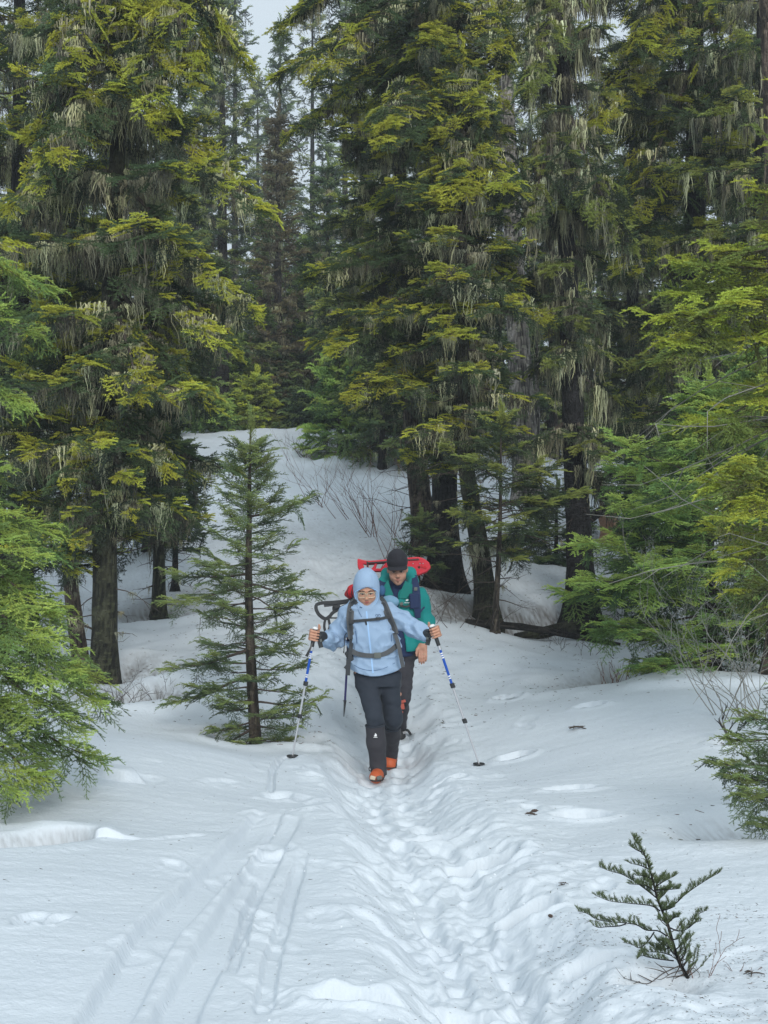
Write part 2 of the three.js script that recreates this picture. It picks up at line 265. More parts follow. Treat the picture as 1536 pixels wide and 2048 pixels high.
// needles round a straight twig
function twigNeedles(b, r, from, dir, len, o, twigColor = [0.62, 0.42, 0.28]) {
  const up = V(0, 1, 0), side = dir.clone().cross(up); if (side.lengthSq() < 1e-3) side.set(1, 0, 0); side.normalize(); const n = side.clone().cross(dir).normalize();
  needle(b, from, dir, side, len, o.stick ?? 0.004, twigColor); needle(b, from, dir, n, len, o.stick ?? 0.004, twigColor);
  const q = V(), d = V(), ac = V();
  for (let s = o.step * 0.5; s < len; s += o.step) {
    for (let k = 0; k < 3; k++) {
      const a = k < 2 ? (k ? Math.PI : 0) + (r() - 0.5) * 1.3 + (k ? -0.45 : 0.45) : Math.PI / 2 + (r() - 0.5) * 1.6;
      q.copy(from).addScaledVector(dir, s + (r() - 0.5) * o.step);
      d.copy(side).multiplyScalar(Math.cos(a)).addScaledVector(n, Math.sin(a)).multiplyScalar(0.85).addScaledVector(dir, 0.55 + 0.3 * r()).normalize();
      ac.copy(d).cross(dir).addScaledVector(n, 0.7 * (r() - 0.5)).cross(d).normalize().lerp(d.clone().cross(dir).normalize(), r()).normalize();
      const t = 0.8 + 0.4 * r();
      needle(b, q, d, ac, o.needle * (0.75 + 0.5 * r()) * (1 - 0.35 * (s / len) ** 3), o.nw, [t, t, t * (0.9 + 0.2 * r())]);
    }
  }
}
// a feather-shaped spray of side twigs, along +x, flat in xz, 0.36 m long
function makeSpray(seed, o) {
  const r = rng(seed), b = needleBuf(), L = 0.36;
  const axis = (s) => V(s * L, 0.03 * Math.sin(s * 2.6) - 0.035 * s * s + 0.008 * Math.sin(s * 9 + seed), 0.014 * Math.sin(s * 5 + seed));
  const nA = 4; for (let i = 0; i < nA; i++) { const a = axis(i / nA), e = axis((i + 1) / nA); twigNeedles(b, r, a, e.clone().sub(a).normalize(), a.distanceTo(e), { ...o, stick: 0.006 * (1 - i / nA) + 0.002 }); }
  for (let i = 0; i < o.side; i++) {
    const s = 0.06 + 0.88 * (i + 0.5 * r()) / o.side, sg = i % 2 ? 1 : -1, len = o.sideLen * (0.45 + 0.75 * Math.sin(Math.min(1, s * 1.15 + 0.18) * Math.PI) ** 0.8) * (0.7 + 0.5 * r()) * (1 - 0.3 * s);
    const a = (0.75 + 0.4 * r()), lift = (r() - 0.55) * 0.5; const dir = V(Math.cos(a), lift * 0.7, sg * Math.sin(a)).normalize(); const p = axis(s);
    twigNeedles(b, r, p, dir, len, o);
    if (o.sub && len > 0.07) for (let k = 0; k < 2; k++) { const q = p.clone().addScaledVector(dir, len * (0.35 + 0.3 * k)), a2 = a + (k ? 0.7 : -0.7); twigNeedles(b, r, q, V(Math.cos(a2), lift * 0.5 + 0.2 * (r() - 0.5), sg * Math.sin(a2)).normalize(), len * 0.42, o); }
  }
  return needleGeo(b);
}
const SPRAY = {
  fine: [1, 2, 3].map((s) => makeSpray(s, { side: 13, sideLen: 0.135, needle: 0.015, nw: 0.0042, step: 0.0062, sub: true })),
  mid: [4, 5, 6].map((s) => makeSpray(s, { side: 13, sideLen: 0.15, needle: 0.019, nw: 0.0065, step: 0.0095, sub: true })),
  far: [7, 8].map((s) => makeSpray(s, { side: 10, sideLen: 0.15, needle: 0.032, nw: 0.013, step: 0.019, sub: false })),
};
function makeLichen(seed, n, spread, len) { // a tress of thin hanging strands, hung from the origin
  const r = rng(seed), p = [], c = [];
  for (let i = 0; i < n; i++) {
    const x0 = (r() - 0.5) * spread, z0 = (r() - 0.5) * spread * 0.8, L = len * (0.15 + 0.95 * r() * r() * r()), a = r() * 3.14, w0 = 0.0022 + 0.0048 * r() * r(), sg = 5; let px = x0, pz = z0, py = -0.10 * len * r() + 0.03;
    const dx = Math.cos(a), dz = Math.sin(a), tone = 0.75 + 0.45 * r();
    for (let k = 0; k < sg; k++) {
      const t0 = k / sg, t1 = (k + 1) / sg, w = w0 * (1 - t0) * (0.7 + 0.6 * r()) + 0.0012, w1 = w0 * (1 - t1) * 0.9 + 0.0008, nx = px + (r() - 0.5) * 0.034 - px * 0.12, nz = pz + (r() - 0.5) * 0.03, ny = -L * t1;
      p.push(px - dx * w, py, pz - dz * w, px + dx * w, py, pz + dz * w, nx + dx * w1, ny, nz + dz * w1, px - dx * w, py, pz - dz * w, nx + dx * w1, ny, nz + dz * w1, nx - dx * w1, ny, nz - dz * w1);
      for (let q = 0; q < 6; q++) c.push(tone, tone, tone);
      px = nx; pz = nz; py = ny;
    }
  }
  return needleGeo({ p, c });
}
const LICHEN = [makeLichen(21, 30, 0.16, 0.36), makeLichen(22, 22, 0.09, 0.42), makeLichen(23, 38, 0.22, 0.3)];

const PAL = { // new growth, grown, old needles; lit tops and shaded undersides coloured in too
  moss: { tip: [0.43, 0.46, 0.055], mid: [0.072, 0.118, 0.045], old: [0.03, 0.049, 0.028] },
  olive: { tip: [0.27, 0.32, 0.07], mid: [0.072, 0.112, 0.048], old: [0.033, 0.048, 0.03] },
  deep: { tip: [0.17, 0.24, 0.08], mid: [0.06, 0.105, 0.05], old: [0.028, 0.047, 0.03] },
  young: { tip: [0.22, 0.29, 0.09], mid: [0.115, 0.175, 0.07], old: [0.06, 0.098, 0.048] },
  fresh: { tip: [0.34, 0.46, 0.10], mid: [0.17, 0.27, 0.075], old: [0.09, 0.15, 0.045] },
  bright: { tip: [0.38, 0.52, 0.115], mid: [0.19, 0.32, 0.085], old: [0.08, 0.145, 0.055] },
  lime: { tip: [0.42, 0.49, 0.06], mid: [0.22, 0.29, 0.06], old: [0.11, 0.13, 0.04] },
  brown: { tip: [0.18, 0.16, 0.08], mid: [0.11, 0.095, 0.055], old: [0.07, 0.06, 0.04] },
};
const PALE = [0.52, 0.53, 0.31], DUN = [0.28, 0.275, 0.185], DARKL = [0.085, 0.08, 0.06];

const M4 = new THREE.Matrix4(), bx = V(), by = V(), bz = V();
function putAlong(list, at, dir, up, scale, sy, sz, color) { // instance with +x along dir
  bx.copy(dir).normalize(); bz.copy(bx).cross(up).normalize(); by.copy(bz).cross(bx).normalize();
  M4.makeBasis(bx.multiplyScalar(scale), by.multiplyScalar(sy), bz.multiplyScalar(sz)).setPosition(at);
  list.push([M4.clone(), color]);
}
function instanced(name, geo, mat, list, parent, origin) {
  if (!list.length) return;
  const im = new THREE.InstancedMesh(geo, mat, list.length), c = new THREE.Color(); im.name = name; im.castShadow = im.receiveShadow = true;
  list.forEach(([m, k], i) => { const e = m.elements; e[12] -= origin.x; e[13] -= origin.y; e[14] -= origin.z; im.setMatrixAt(i, m); im.setColorAt(i, c.setRGB(k[0], k[1], k[2])); });
  im.userData.kind = 'stuff'; parent.add(im); return im;
}
const vary = (r, c, v = 0.22) => { const k = 1 + (r() - 0.5) * 2 * v, h = (r() - 0.5) * 0.14; return [c[0] * k * (1 + h), c[1] * k, c[2] * k * (1 - h)]; };
const WORLDUP = V(0, 1, 0);

/* o: base, height, r (base radius), way [[height share, dx, dz]...], bark, pal, spray, R (crown reach), from (crown start share),
   shape (share 0..1 up the crown -> 0..1 reach), n limbs, elev [low, top] in radians, sag, lift, bare (share of limb without sprays), lichen per metre of limb, limbs: extra [[x,y,z tip], startShare] */
function conifer(o) {
  const r = rng(o.seed), base = o.base, t = thing(o.name ?? 'conifer_tree', o.label, o.category ?? 'tree', base, o.group);
  const way = o.way ?? [], pts = [V(0, -0.15, 0), V(0, 0.02, 0), ...way.map(([h, dx, dz]) => V(dx, h * o.height, dz ?? 0))];
  const lastW = way.length ? way[way.length - 1] : [0, 0, 0]; if (lastW[0] < 1) pts.push(V((lastW[1] || 0) * 1.05 + 0.03 * (r() - 0.5), o.height, (lastW[2] || 0)));
  const curve = new THREE.CatmullRomCurve3(pts, false, 'centripetal'), at = (h) => { // point on the stem at that share of the height
    let lo = 0, hi = 1; for (let k = 0; k < 18; k++) { const m = (lo + hi) / 2; curve.getPoint(m).y < h * o.height ? lo = m : hi = m; } return curve.getPoint((lo + hi) / 2);
  };
  const flare = o.flare ?? 0.5, ph = r() * 6, H = o.height, rad = (h) => o.r * ((1 - clamp(h)) ** 0.75 * 0.97 + 0.03);
  const lobes = o.flare > 0.6 ? 5 : 4;
  const trunk = tube(pts, (s) => { const y = Math.max(0, curve.getPoint(s).y); return rad(y / H) * (1 + flare * Math.exp(-y / (o.r * 2.2))); }, o.far ? 7 : 18, o.far ? 14 : Math.min(110, Math.round(H * 14)),
    o.far ? null : (s, a) => { const y = Math.max(0, curve.getPoint(s).y), f = Math.exp(-y / (o.r * 3)); return 1 + 0.22 * f * Math.sin(a * lobes + ph) + 0.05 * Math.sin(a * 9 + ph * 3 + 2 * gn(y * 2, a, ph)) + 0.07 * gn(Math.cos(a) * 2 + ph, y * 3.5, Math.sin(a) * 2); });
  part('trunk', trunk, o.bark ?? BARK.dark, t);
  const from = o.from ?? 0.15, sticks = [], sprays = [[], []], hang = [], dead = [], sp = SPRAY[o.spray ?? 'mid'], pal = PAL[o.pal ?? 'olive'], shape = o.shape ?? ((q) => (1 - q) ** 0.7 * (0.55 + 0.45 * smooth(0, 0.15, q)));
  const dens = o.dens ?? 1, ss = o.scale ?? 1, yTop = o.yTop ?? 1e9;
  function limb(start, dir, L, elev, sag, lift, thick, bareTo, tone = 0) {
    const hd = V(dir.x, 0, dir.z).normalize(), c = Math.cos(elev), s0 = Math.sin(elev), curl = (r() - 0.5) * 0.5, sd = V(-hd.z, 0, hd.x);
    const f = (s) => start.clone().addScaledVector(hd, L * s * c).addScaledVector(sd, L * curl * s * s * 0.4).add(V(0, L * (s0 * s - sag * s * s + lift * s * s * s), 0));
    const lp = []; for (let k = 0; k <= 6; k++) lp.push(f(k / 6)); for (let k = 1; k < 6; k++) lp[k].y += (r() - 0.5) * 0.03 * L;
    sticks.push(tube(lp, (s) => Math.max(0.0025, thick * (1 - s) ** 0.8), o.far ? 3 : 5, o.far ? 4 : 8));
    const lc = new THREE.CatmullRomCurve3(lp), gap = 0.105 * ss / dens, n = Math.max(3, Math.round(L * (1 - bareTo) / gap));
    for (let k = 0; k < n; k++) {
      const s = bareTo + (1 - bareTo) * (k + 0.3 + 0.5 * r()) / n, p = lc.getPoint(Math.min(1, s)), T = lc.getTangent(Math.min(1, s)), sg = k % 2 ? 1 : -1;
      const lateral = V(-T.z, 0, T.x).normalize(), wide = clamp((o.wide ?? 0.42) * L, 0.16, 0.75) * ((1 - s) ** 0.6 * smooth(0, 0.3, s + 0.12)) + 0.13 * ss, ang = 0.95 + 0.35 * (r() - 0.5) - 0.45 * s * s, droop = (o.droop ?? 0.18) + 0.25 * (r() - 0.35);
      const dir2 = T.clone().multiplyScalar(Math.cos(ang)).addScaledVector(lateral, sg * Math.sin(ang)).normalize(); let q = p.clone(); const len = wide * (0.75 + 0.5 * r()), m = Math.max(1, Math.round(len / (0.33 * ss)));
      for (let j = 0; j < m; j++) {
        const seg = len / m, d3 = dir2.clone().add(V(0, -droop * (j + 0.5), 0)).normalize(), up = WORLDUP.clone().add(V((r() - 0.5) * 0.9, 0, (r() - 0.5) * 0.9));
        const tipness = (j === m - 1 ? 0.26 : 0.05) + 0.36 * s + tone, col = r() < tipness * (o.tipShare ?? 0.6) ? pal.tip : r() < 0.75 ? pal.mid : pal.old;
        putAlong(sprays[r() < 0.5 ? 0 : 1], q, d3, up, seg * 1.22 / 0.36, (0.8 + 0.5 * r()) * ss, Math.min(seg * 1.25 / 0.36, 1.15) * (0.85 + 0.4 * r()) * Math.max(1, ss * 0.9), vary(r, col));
        q.addScaledVector(d3, seg);
      }
      if (r() < 0.45) putAlong(sprays[1], p.clone().addScaledVector(dir2, len * (0.2 + 0.6 * r())).add(V(0, 0.015, 0)), dir2.clone().addScaledVector(T, 0.5).add(V(0, 0.3 + 0.3 * r(), 0)), WORLDUP, (0.4 + 0.25 * r()) * ss, 0.9 * ss, 0.55 * ss, vary(r, r() < 0.35 + 0.35 * s + tone ? pal.tip : pal.mid));  // raised sprays favour the bright tip colour, painting a lit bough top
      if (r() < (o.under ?? 0.55)) { // older twigs hanging below the limb, darker to paint in the underside shade
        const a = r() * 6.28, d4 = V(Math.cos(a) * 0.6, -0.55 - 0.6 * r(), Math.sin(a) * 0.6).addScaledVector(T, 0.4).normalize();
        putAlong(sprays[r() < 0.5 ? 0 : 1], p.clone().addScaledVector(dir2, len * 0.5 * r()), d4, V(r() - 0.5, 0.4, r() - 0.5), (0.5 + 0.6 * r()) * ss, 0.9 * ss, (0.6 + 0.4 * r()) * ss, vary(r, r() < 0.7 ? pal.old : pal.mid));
      }
      if (r() < 0.5) putAlong(sprays[0], p, T.clone().add(V((r() - 0.5) * 0.6, 0.25 + 0.3 * r(), (r() - 0.5) * 0.6)), WORLDUP, 0.55 * ss, 0.9 * ss, 0.6 * ss, vary(r, r() < 0.25 + 0.4 * s + tone ? pal.tip : pal.mid));  // sprays along the top lean bright too, light from above put into colour
    }
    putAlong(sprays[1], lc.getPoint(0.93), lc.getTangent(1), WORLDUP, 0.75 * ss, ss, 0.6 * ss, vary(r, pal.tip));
    if (o.lichen) {
      const c0 = L * o.lichen * 2.6 * (0.3 + 1.4 * r()); for (let k = 0; k < c0; k++) {
        const s = 0.08 + 0.85 * r(), p = lc.getPoint(s), w = clamp(0.42 * L, 0.1, 0.6) * (1 - s) * (r() - 0.5) * 2, T = lc.getTangent(s), sz = (0.55 + 1.15 * r() * r()) * (o.lichenSize ?? 1), y = r(), kind = y < (o.pale ?? 0.3) * 1.1 ? PALE : y < 0.75 ? DUN : DARKL;
        p.addScaledVector(V(-T.z, 0, T.x).normalize(), w); p.y -= 0.02 + Math.abs(w) * 0.2;
        putAlong(hang, p, V(Math.cos(r() * 6.28), 0, Math.sin(r() * 6.28)), WORLDUP, sz * (0.7 + 0.5 * r()), sz * (0.7 + 0.9 * r()), sz, vary(r, kind, 0.3));
      }
    }
  }
  let az = r() * 6.28; const n = o.n ?? 60;
  for (let i = 0; i < n; i++) {
    const q = (i + 0.7 * r()) / n, h0 = from + (1 - from) * q * 0.985, ts = o.tier ? o.tier / H : 0, h = ts ? Math.min(0.985, Math.max(from * 0.8, (Math.round(h0 / ts + 0.6 * Math.sin(az * 1.0)) + 0.32 * (r() - 0.5)) * ts)) : h0; az += 2.399 + (r() - 0.5) * 0.9;
    if (o.gap && o.gap(h, az, r)) continue;
    const reach = (o.R ?? 1) * shape(q) * (0.62 + 0.5 * r()) * (1 + (o.lean ? o.lean[0] * Math.cos(az) + o.lean[1] * Math.sin(az) : 0)); if (reach < 0.05) continue;
    const p = at(h); if (base.y + p.y > yTop) continue;
    const e0 = (o.elev ?? [-0.05, 0.6]), el = lerp(e0[0], e0[1], q) + (r() - 0.5) * 0.3;
    limb(p, V(Math.cos(az), 0, Math.sin(az)), reach, el, (o.sag ?? 0.25) * (1 - 0.6 * q), o.lift ?? 0.2, Math.max(0.004, rad(h) * (0.16 + 0.1 * r())), o.bare ?? 0.18);
  }
  for (const [tip, h, tone] of o.limbs ?? []) { // boughs that reach to a known place
    const p = at(h), d = tip.clone().sub(base).sub(p), L = Math.hypot(d.x, d.z), sg = o.sag ?? 0.25, lf = o.lift ?? 0.2;
    limb(p, d, Math.hypot(L, 0.001) / Math.cos(Math.atan((d.y / L) + sg - lf)), Math.atan(d.y / L + sg - lf), sg, lf, 0.22 * rad(h) + 0.003 + L * 0.004, o.bareKnown ?? 0.2, tone ?? 0.25);
  }
  if (o.lead !== false) { // the leading shoot
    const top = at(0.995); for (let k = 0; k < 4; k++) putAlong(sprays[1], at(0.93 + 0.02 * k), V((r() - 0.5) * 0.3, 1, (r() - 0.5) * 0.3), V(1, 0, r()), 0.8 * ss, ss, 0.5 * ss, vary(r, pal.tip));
  }
  const deadN = o.dead ?? 0; // bare dead twigs on the lower stem
  for (let i = 0; i < deadN; i++) {
    const h = lerp(o.deadFrom ?? 0.04, o.deadTo ?? from + 0.1, r()), p = at(h), a = r() * 6.28, L = (o.deadLen ?? 0.45) * (0.3 + 0.9 * r()), e = (r() - 0.6) * 0.8, d = V(Math.cos(a), e, Math.sin(a)); const pp = [p]; let c = p.clone();
    for (let k = 0; k < 4; k++) { c = c.clone().addScaledVector(d, L / 4); d.add(V((r() - 0.5) * 0.5, (r() - 0.55) * 0.5, (r() - 0.5) * 0.5)).normalize(); pp.push(c); if (k > 0 && r() < 0.8) { const e2 = d.clone().add(V((r() - 0.5) * 1.6, (r() - 0.5) * 1.2, (r() - 0.5) * 1.6)).normalize(), c2 = c.clone().addScaledVector(e2, L * 0.3 * r() + 0.03); dead.push(tube([c, c2], (s) => 0.0032 * (1 - 0.6 * s), 3, 1)); } }
    dead.push(tube(pp, (s) => 0.007 * (1 - s) + 0.002, 3, 5));
    if (o.lichen && r() < 0.6) putAlong(hang, pp[2], V(r() - 0.5, 0, r() - 0.5), WORLDUP, 0.5, 0.5, 0.5, vary(r, r() < 0.4 ? PALE : DUN));
  }
  if (o.far) { if (sticks.length) part('limbs', joined(sticks), o.limbWood ?? WOOD.twig, t).userData.kind = 'stuff'; } else sticks.forEach((g) => part('limb', g, o.limbWood ?? WOOD.twig, t));
  if (dead.length) part('dead_twigs', joined(dead), o.deadWood ?? WOOD.twig, t).userData.kind = 'stuff';
  instanced('crown', sp[0], leafMat, sprays[0], t, V(0, 0, 0)); instanced('crown', sp[1 % sp.length], leafMat, sprays[1], t, V(0, 0, 0));
  instanced('hanging_lichen', LICHEN[o.seed % 3], lichenMat, hang, t, V(0, 0, 0));
  counts.sprays += sprays[0].length + sprays[1].length; counts.lichen += hang.length; counts.trees++;
  return t;
}
const counts = { sprays: 0, lichen: 0, trees: 0 };
const foot = (px, d) => { const x = (px - 768) / F * d; return V(x, gy(x, -d), -d); };
const rise = (px, d, py) => 1.6 - (py - 1024) / F * d - foot(px, d).y;                 // how high above the ground there
const shift = (px0, px1, d) => (px1 - px0) / F * d;
// ------------------------------------------------------------------ the trees of the place
const column = (q) => (1 - q) ** 0.45 * (0.6 + 0.4 * smooth(0, 0.12, q));
// left pair
conifer({ seed: 101, base: foot(208, 14), height: 9.5, r: 0.125, flare: 0.5, way: [[0.3, shift(208, 215, 14)], [0.7, shift(208, 246, 14)]], bark: BARK.mossy, pal: 'moss', R: 1.65, from: 0.22, shape: (q) => (1 - q) ** 0.6 * (0.62 + 0.38 * smooth(0, 0.25, q)), n: 92, tier: 0.62, elev: [-0.28, 0.2], sag: 0.22, lift: 0.16, lichen: 9, pale: 0.3, dead: 40, deadTo: 0.3, deadLen: 0.7, dens: 0.95,
  limbs: [[P(545, 425, 13.3), 0.62], [P(500, 612, 13.4), 0.52], [P(440, 690, 13.2), 0.47], [P(470, 105, 13.6), 0.88], [P(425, 165, 13.2), 0.8], [P(345, 205, 13.0), 0.78], [P(360, 105, 12.9), 0.86], [P(20, 410, 13.2), 0.62], [P(120, 120, 13), 0.83], [P(150, 300, 12.9), 0.72], [P(390, 800, 13.4), 0.42, 0], [P(120, 960, 13.3), 0.3], [P(262, 1020, 13.3), 0.24, -0.1], [P(150, 1075, 13.4), 0.2, -0.1], [P(310, 930, 13.3), 0.31, -0.1], [P(230, 950, 13.1), 0.27, 0], [P(300, 790, 12.9), 0.4]],
  label: 'big mossy conifer with wide lichen-hung boughs, the thicker trunk of the left pair' });
conifer({ seed: 102, base: foot(165, 14.4), height: rise(165, 14.4, 575), r: 0.09, flare: 0.3, way: [[0.35, shift(165, 135, 14.4)], [0.9, shift(165, 128, 14.4)]], bark: BARK.brown, pal: 'moss', R: 0.95, from: 0.3, n: 52, elev: [-0.15, 0.6], lichen: 1, pale: 0.4, dead: 24, deadLen: 0.5,
  label: 'smaller conifer with a slim brown trunk, left of the thick trunk in the pair' });
conifer({ seed: 103, base: foot(40, 17), height: 10.5, r: 0.15, bark: BARK.black, pal: 'moss', R: 1.9, from: 0.22, shape: column, n: 80, tier: 0.7, elev: [-0.25, 0.3], lichen: 6, dead: 20, label: 'tall dark conifer at the left edge, standing behind the left pair of trunks' });
conifer({ seed: 104, base: foot(4, 15.5), height: 4.6, r: 0.055, bark: BARK.black, pal: 'deep', R: 0.7, from: 0.35, n: 36, dead: 24, label: 'thin dark conifer trunk cut by the left edge of the view' });
conifer({ seed: 105, base: foot(62, 16.5), height: rise(62, 16.5, 890), r: 0.03, bark: BARK.black, pal: 'brown', R: 0.35, from: 0.5, n: 14, dead: 30, deadTo: 0.9, deadLen: 0.4, label: 'thin half-dead pole of a tree in the snow left of the left pair' });
conifer({ seed: 106, base: foot(318, 17.4), height: rise(318, 17.4, 740), r: 0.085, bark: BARK.mossy, pal: 'deep', R: 0.65, from: 0.34, n: 40, elev: [-0.2, 0.4], lichen: 1.5, dead: 24, deadLen: 0.5, label: 'dark green conifer with a bare lower trunk behind and right of the left pair' });
conifer({ seed: 107, base: foot(350, 18), height: rise(350, 18, 880), r: 0.042, bark: BARK.black, pal: 'deep', R: 0.55, from: 0.3, n: 38, elev: [-0.1, 0.5], dead: 18, label: 'young bluish dark conifer with a bare thin stem, left of the lone small conifer' });
conifer({ seed: 108, base: foot(290, 20), height: rise(290, 20, 900), r: 0.034, bark: BARK.black, pal: 'deep', R: 0.55, from: 0.15, n: 40, elev: [0, 0.5], label: 'narrow young conifer low on the slope at the left, behind the bluish dark one' });
// left foreground
conifer({ seed: 110, base: foot(-150, 8.3), height: 4.1, r: 0.07, bark: BARK.young, spray: 'fine', scale: 0.75, pal: 'fresh', R: 0.72, from: 0.1, n: 60, elev: [-0.15, 0.6], sag: 0.2, lift: 0.12, dead: 10, wide: 0.5, gap: (h, a, r) => h > 0.43 && h < 0.57 && r() < 0.75,
  limbs: [[P(190, 1400, 8.0), 0.27, 0.1], [P(165, 1345, 7.8), 0.30, 0.2], [P(95, 1550, 7.8), 0.14, 0], [P(170, 1510, 8.3), 0.17, 0], [P(100, 1110, 7.9), 0.4, 0.3], [P(95, 1060, 8.2), 0.43, 0.3], [P(60, 1290, 7.6), 0.33, 0.1], [P(175, 1450, 7.9), 0.22, 0.1], [P(30, 1570, 7.6), 0.15, 0], [P(80, 575, 8.3), 0.78, 0.3], [P(40, 660, 8), 0.72, 0.3], [P(35, 800, 8.1), 0.62, 0.3], [P(110, 1220, 8), 0.36, 0.2]],
  label: 'bright green conifer boughs reaching in at the left edge of the snow' });
// lone conifer beside the trail
conifer({ seed: 111, base: foot(512, 11.6), height: rise(512, 11.6, 842), r: 0.05, flare: 0.25, way: [[0.45, shift(512, 498, 11.6)]], bark: BARK.young, spray: 'fine', pal: 'young', R: 0.5, from: 0.05, n: 72, elev: [-0.2, 0.5], sag: 0.14, lift: 0.2, wide: 0.36, scale: 0.7, droop: 0.08, dens: 0.95, under: 0.2, bare: 0.28, dead: 16, deadTo: 0.5, deadLen: 0.45,
  shape: (q) => q < 0.34 ? 0.72 + 0.2 * Math.sin(q * 9) : (1 - q) ** 0.95 * 1.5, limbs: [[P(335, 1340, 11.5), 0.33, 0], [P(345, 1410, 11.6), 0.26, 0], [P(640, 1190, 11.6), 0.52, 0], [P(335, 1205, 11.4), 0.52, 0.1], [P(400, 1130, 11.3), 0.58, 0.1], [P(610, 1000, 11.6), 0.72, 0], [P(590, 1010, 11.4), 0.72, 0], [P(600, 1430, 11.5), 0.13, -0.1], [P(420, 1500, 11.5), 0.1, -0.1], [P(355, 1150, 11.8), 0.55, 0]],
  label: 'lone small dark green conifer beside the trail, left of the two hikers' });
// centre group
conifer({ seed: 120, base: foot(888, 17.5), height: 10, r: 0.165, flare: 0.7, way: [[0.4, shift(888, 893, 17.5)]], bark: BARK.black, pal: 'moss', R: 1.4, from: 0.2, shape: (q) => (1 - q) ** 0.3 * (0.6 + 0.4 * smooth(0, 0.2, q)), n: 112, tier: 0.7, elev: [-0.4, 0.1], sag: 0.16, lift: 0.16, lichen: 9, pale: 0.28, dead: 30, deadTo: 0.3, deadLen: 0.9, lean: [-0.3, 0.15],
  limbs: [[P(650, 700, 16.3), 0.4, 0.1], [P(690, 790, 16.5), 0.34, 0], [P(1090, 640, 16.5), 0.46, 0.3], [P(870, 640, 15.9), 0.44, 0.3], [P(1000, 250, 16.3), 0.72, 0.3], [P(760, 250, 16), 0.7, 0.2], [P(1010, 100, 16.3), 0.82, 0.3], [P(640, 150, 16.2), 0.8, 0], [P(545, 165, 16.8), 0.8, 0], [P(560, 60, 17), 0.86, 0], [P(590, 260, 17), 0.72, 0], [P(600, 20, 16.8), 0.9, 0], [P(980, 380, 15.8), 0.62, 0.3], [P(770, 290, 15.8), 0.68, 0.2], [P(960, 390, 16.0), 0.62, 0.3], [P(620, 560, 17), 0.5, 0]],
  label: 'massive mossy conifer directly behind the hikers, its dark trunk rising right of the cap' });
conifer({ seed: 121, base: foot(852, 19.4), height: 8.5, r: 0.15, flare: 0.4, way: [[0.2, shift(852, 826, 19.4)], [0.6, shift(852, 800, 19.4)]], bark: BARK.brown, pal: 'olive', R: 1.45, from: 0.26, shape: column, n: 62, tier: 0.6, elev: [-0.3, 0.2], lichen: 7, dead: 30, deadLen: 0.8, label: 'leaning conifer with a bare brown trunk, just left of the massive central tree' });
conifer({ seed: 122, base: foot(974, 16.4), height: 6.5, r: 0.112, flare: 0.6, way: [[0.12, shift(974, 962, 16.4)], [0.27, shift(974, 934, 16.4)], [0.6, shift(974, 925, 16.4)]], bark: BARK.mossy, pal: 'moss', R: 1.0, from: 0.33, n: 54, elev: [-0.35, 0.3], lichen: 5, dead: 40, deadLen: 0.7, limbs: [[P(1040, 1080, 15.9), 0.14, -0.2], [P(925, 1010, 15.9), 0.2, 0]], label: 'mossy leaning trunk with a swollen foot, right of the massive central tree' });
conifer({ seed: 123, base: foot(990, 15.4), height: rise(990, 15.4, 830), r: 0.036, way: [[0.5, shift(990, 1000, 15.4)]], bark: BARK.young, pal: 'olive', scale: 0.8, R: 0.68, from: 0.36, n: 24, elev: [-0.1, 0.5], dead: 30, deadFrom: 0.1, deadTo: 0.6, deadLen: 0.6, limbs: [[P(1165, 985, 15.2), 0.58, 0.1], [P(1110, 930, 15), 0.66, 0.2], [P(1090, 1010, 15), 0.52, 0], [P(900, 900, 15.1), 0.7, 0.2]], label: 'spindly young conifer in front of the mossy leaning trunk' });
conifer({ seed: 124, base: foot(838, 17), height: 0.8, r: 0.016, bark: BARK.young, pal: 'deep', scale: 0.7, R: 0.34, from: 0.15, n: 12, dead: 14, label: 'low twiggy conifer at the foot of the massive central tree, beside the red snowshoes' });
// pale snag
conifer({ seed: 125, name: 'dead_tree', base: foot(1056, 24.2), height: 10.5, r: 0.235, flare: 0.25, way: [[0.35, shift(1056, 1030, 24.2)], [0.75, shift(1056, 1010, 24.2)]], bark: BARK.grey, pal: 'olive', R: 1.5, from: 0.72, n: 16, lichen: 10, pale: 0.7, dead: 46, deadFrom: 0.25, deadTo: 0.85, deadLen: 1.3, deadWood: WOOD.greyTwig, label: 'tall pale grey trunk with dead limbs, between the central tree and the dark lichen-draped tree' });
conifer({ seed: 126, name: 'dead_tree', base: foot(1074, 24.6), height: 3.2, r: 0.07, flare: 0.2, bark: BARK.grey, R: 0.2, from: 0.9, n: 4, lead: false, dead: 10, deadTo: 0.9, deadWood: WOOD.greyTwig, label: 'thin pale broken trunk close beside the tall pale grey trunk' });
// dark tree with lichen skirts
conifer({ seed: 130, base: foot(1162, 17), height: 10, r: 0.155, flare: 0.9, way: [[0.1, shift(1162, 1158, 17)], [0.25, shift(1162, 1146, 17)], [0.6, shift(1162, 1128, 17)]], bark: BARK.black, pal: 'olive', R: 0.85, from: 0.24, shape: (q) => (0.75 + 0.25 * Math.sin(q * 11)) * (1 - q) ** 0.15, n: 52, tier: 0.5, elev: [-0.6, -0.2], sag: 0.2, lift: 0.15, lichen: 22, lichenSize: 1.15, pale: 0.33, dead: 24, deadTo: 0.35, tipShare: 0.5,
  limbs: [[P(1230, 430, 16.2), 0.62, 0.3], [P(1040, 440, 16.2), 0.62, 0.3], [P(1090, 170, 16.1), 0.82, 0.3], [P(1260, 490, 16.4), 0.57, 0.2]], label: 'dark conifer with a black bare lower trunk below a skirt of pale hanging lichen' });
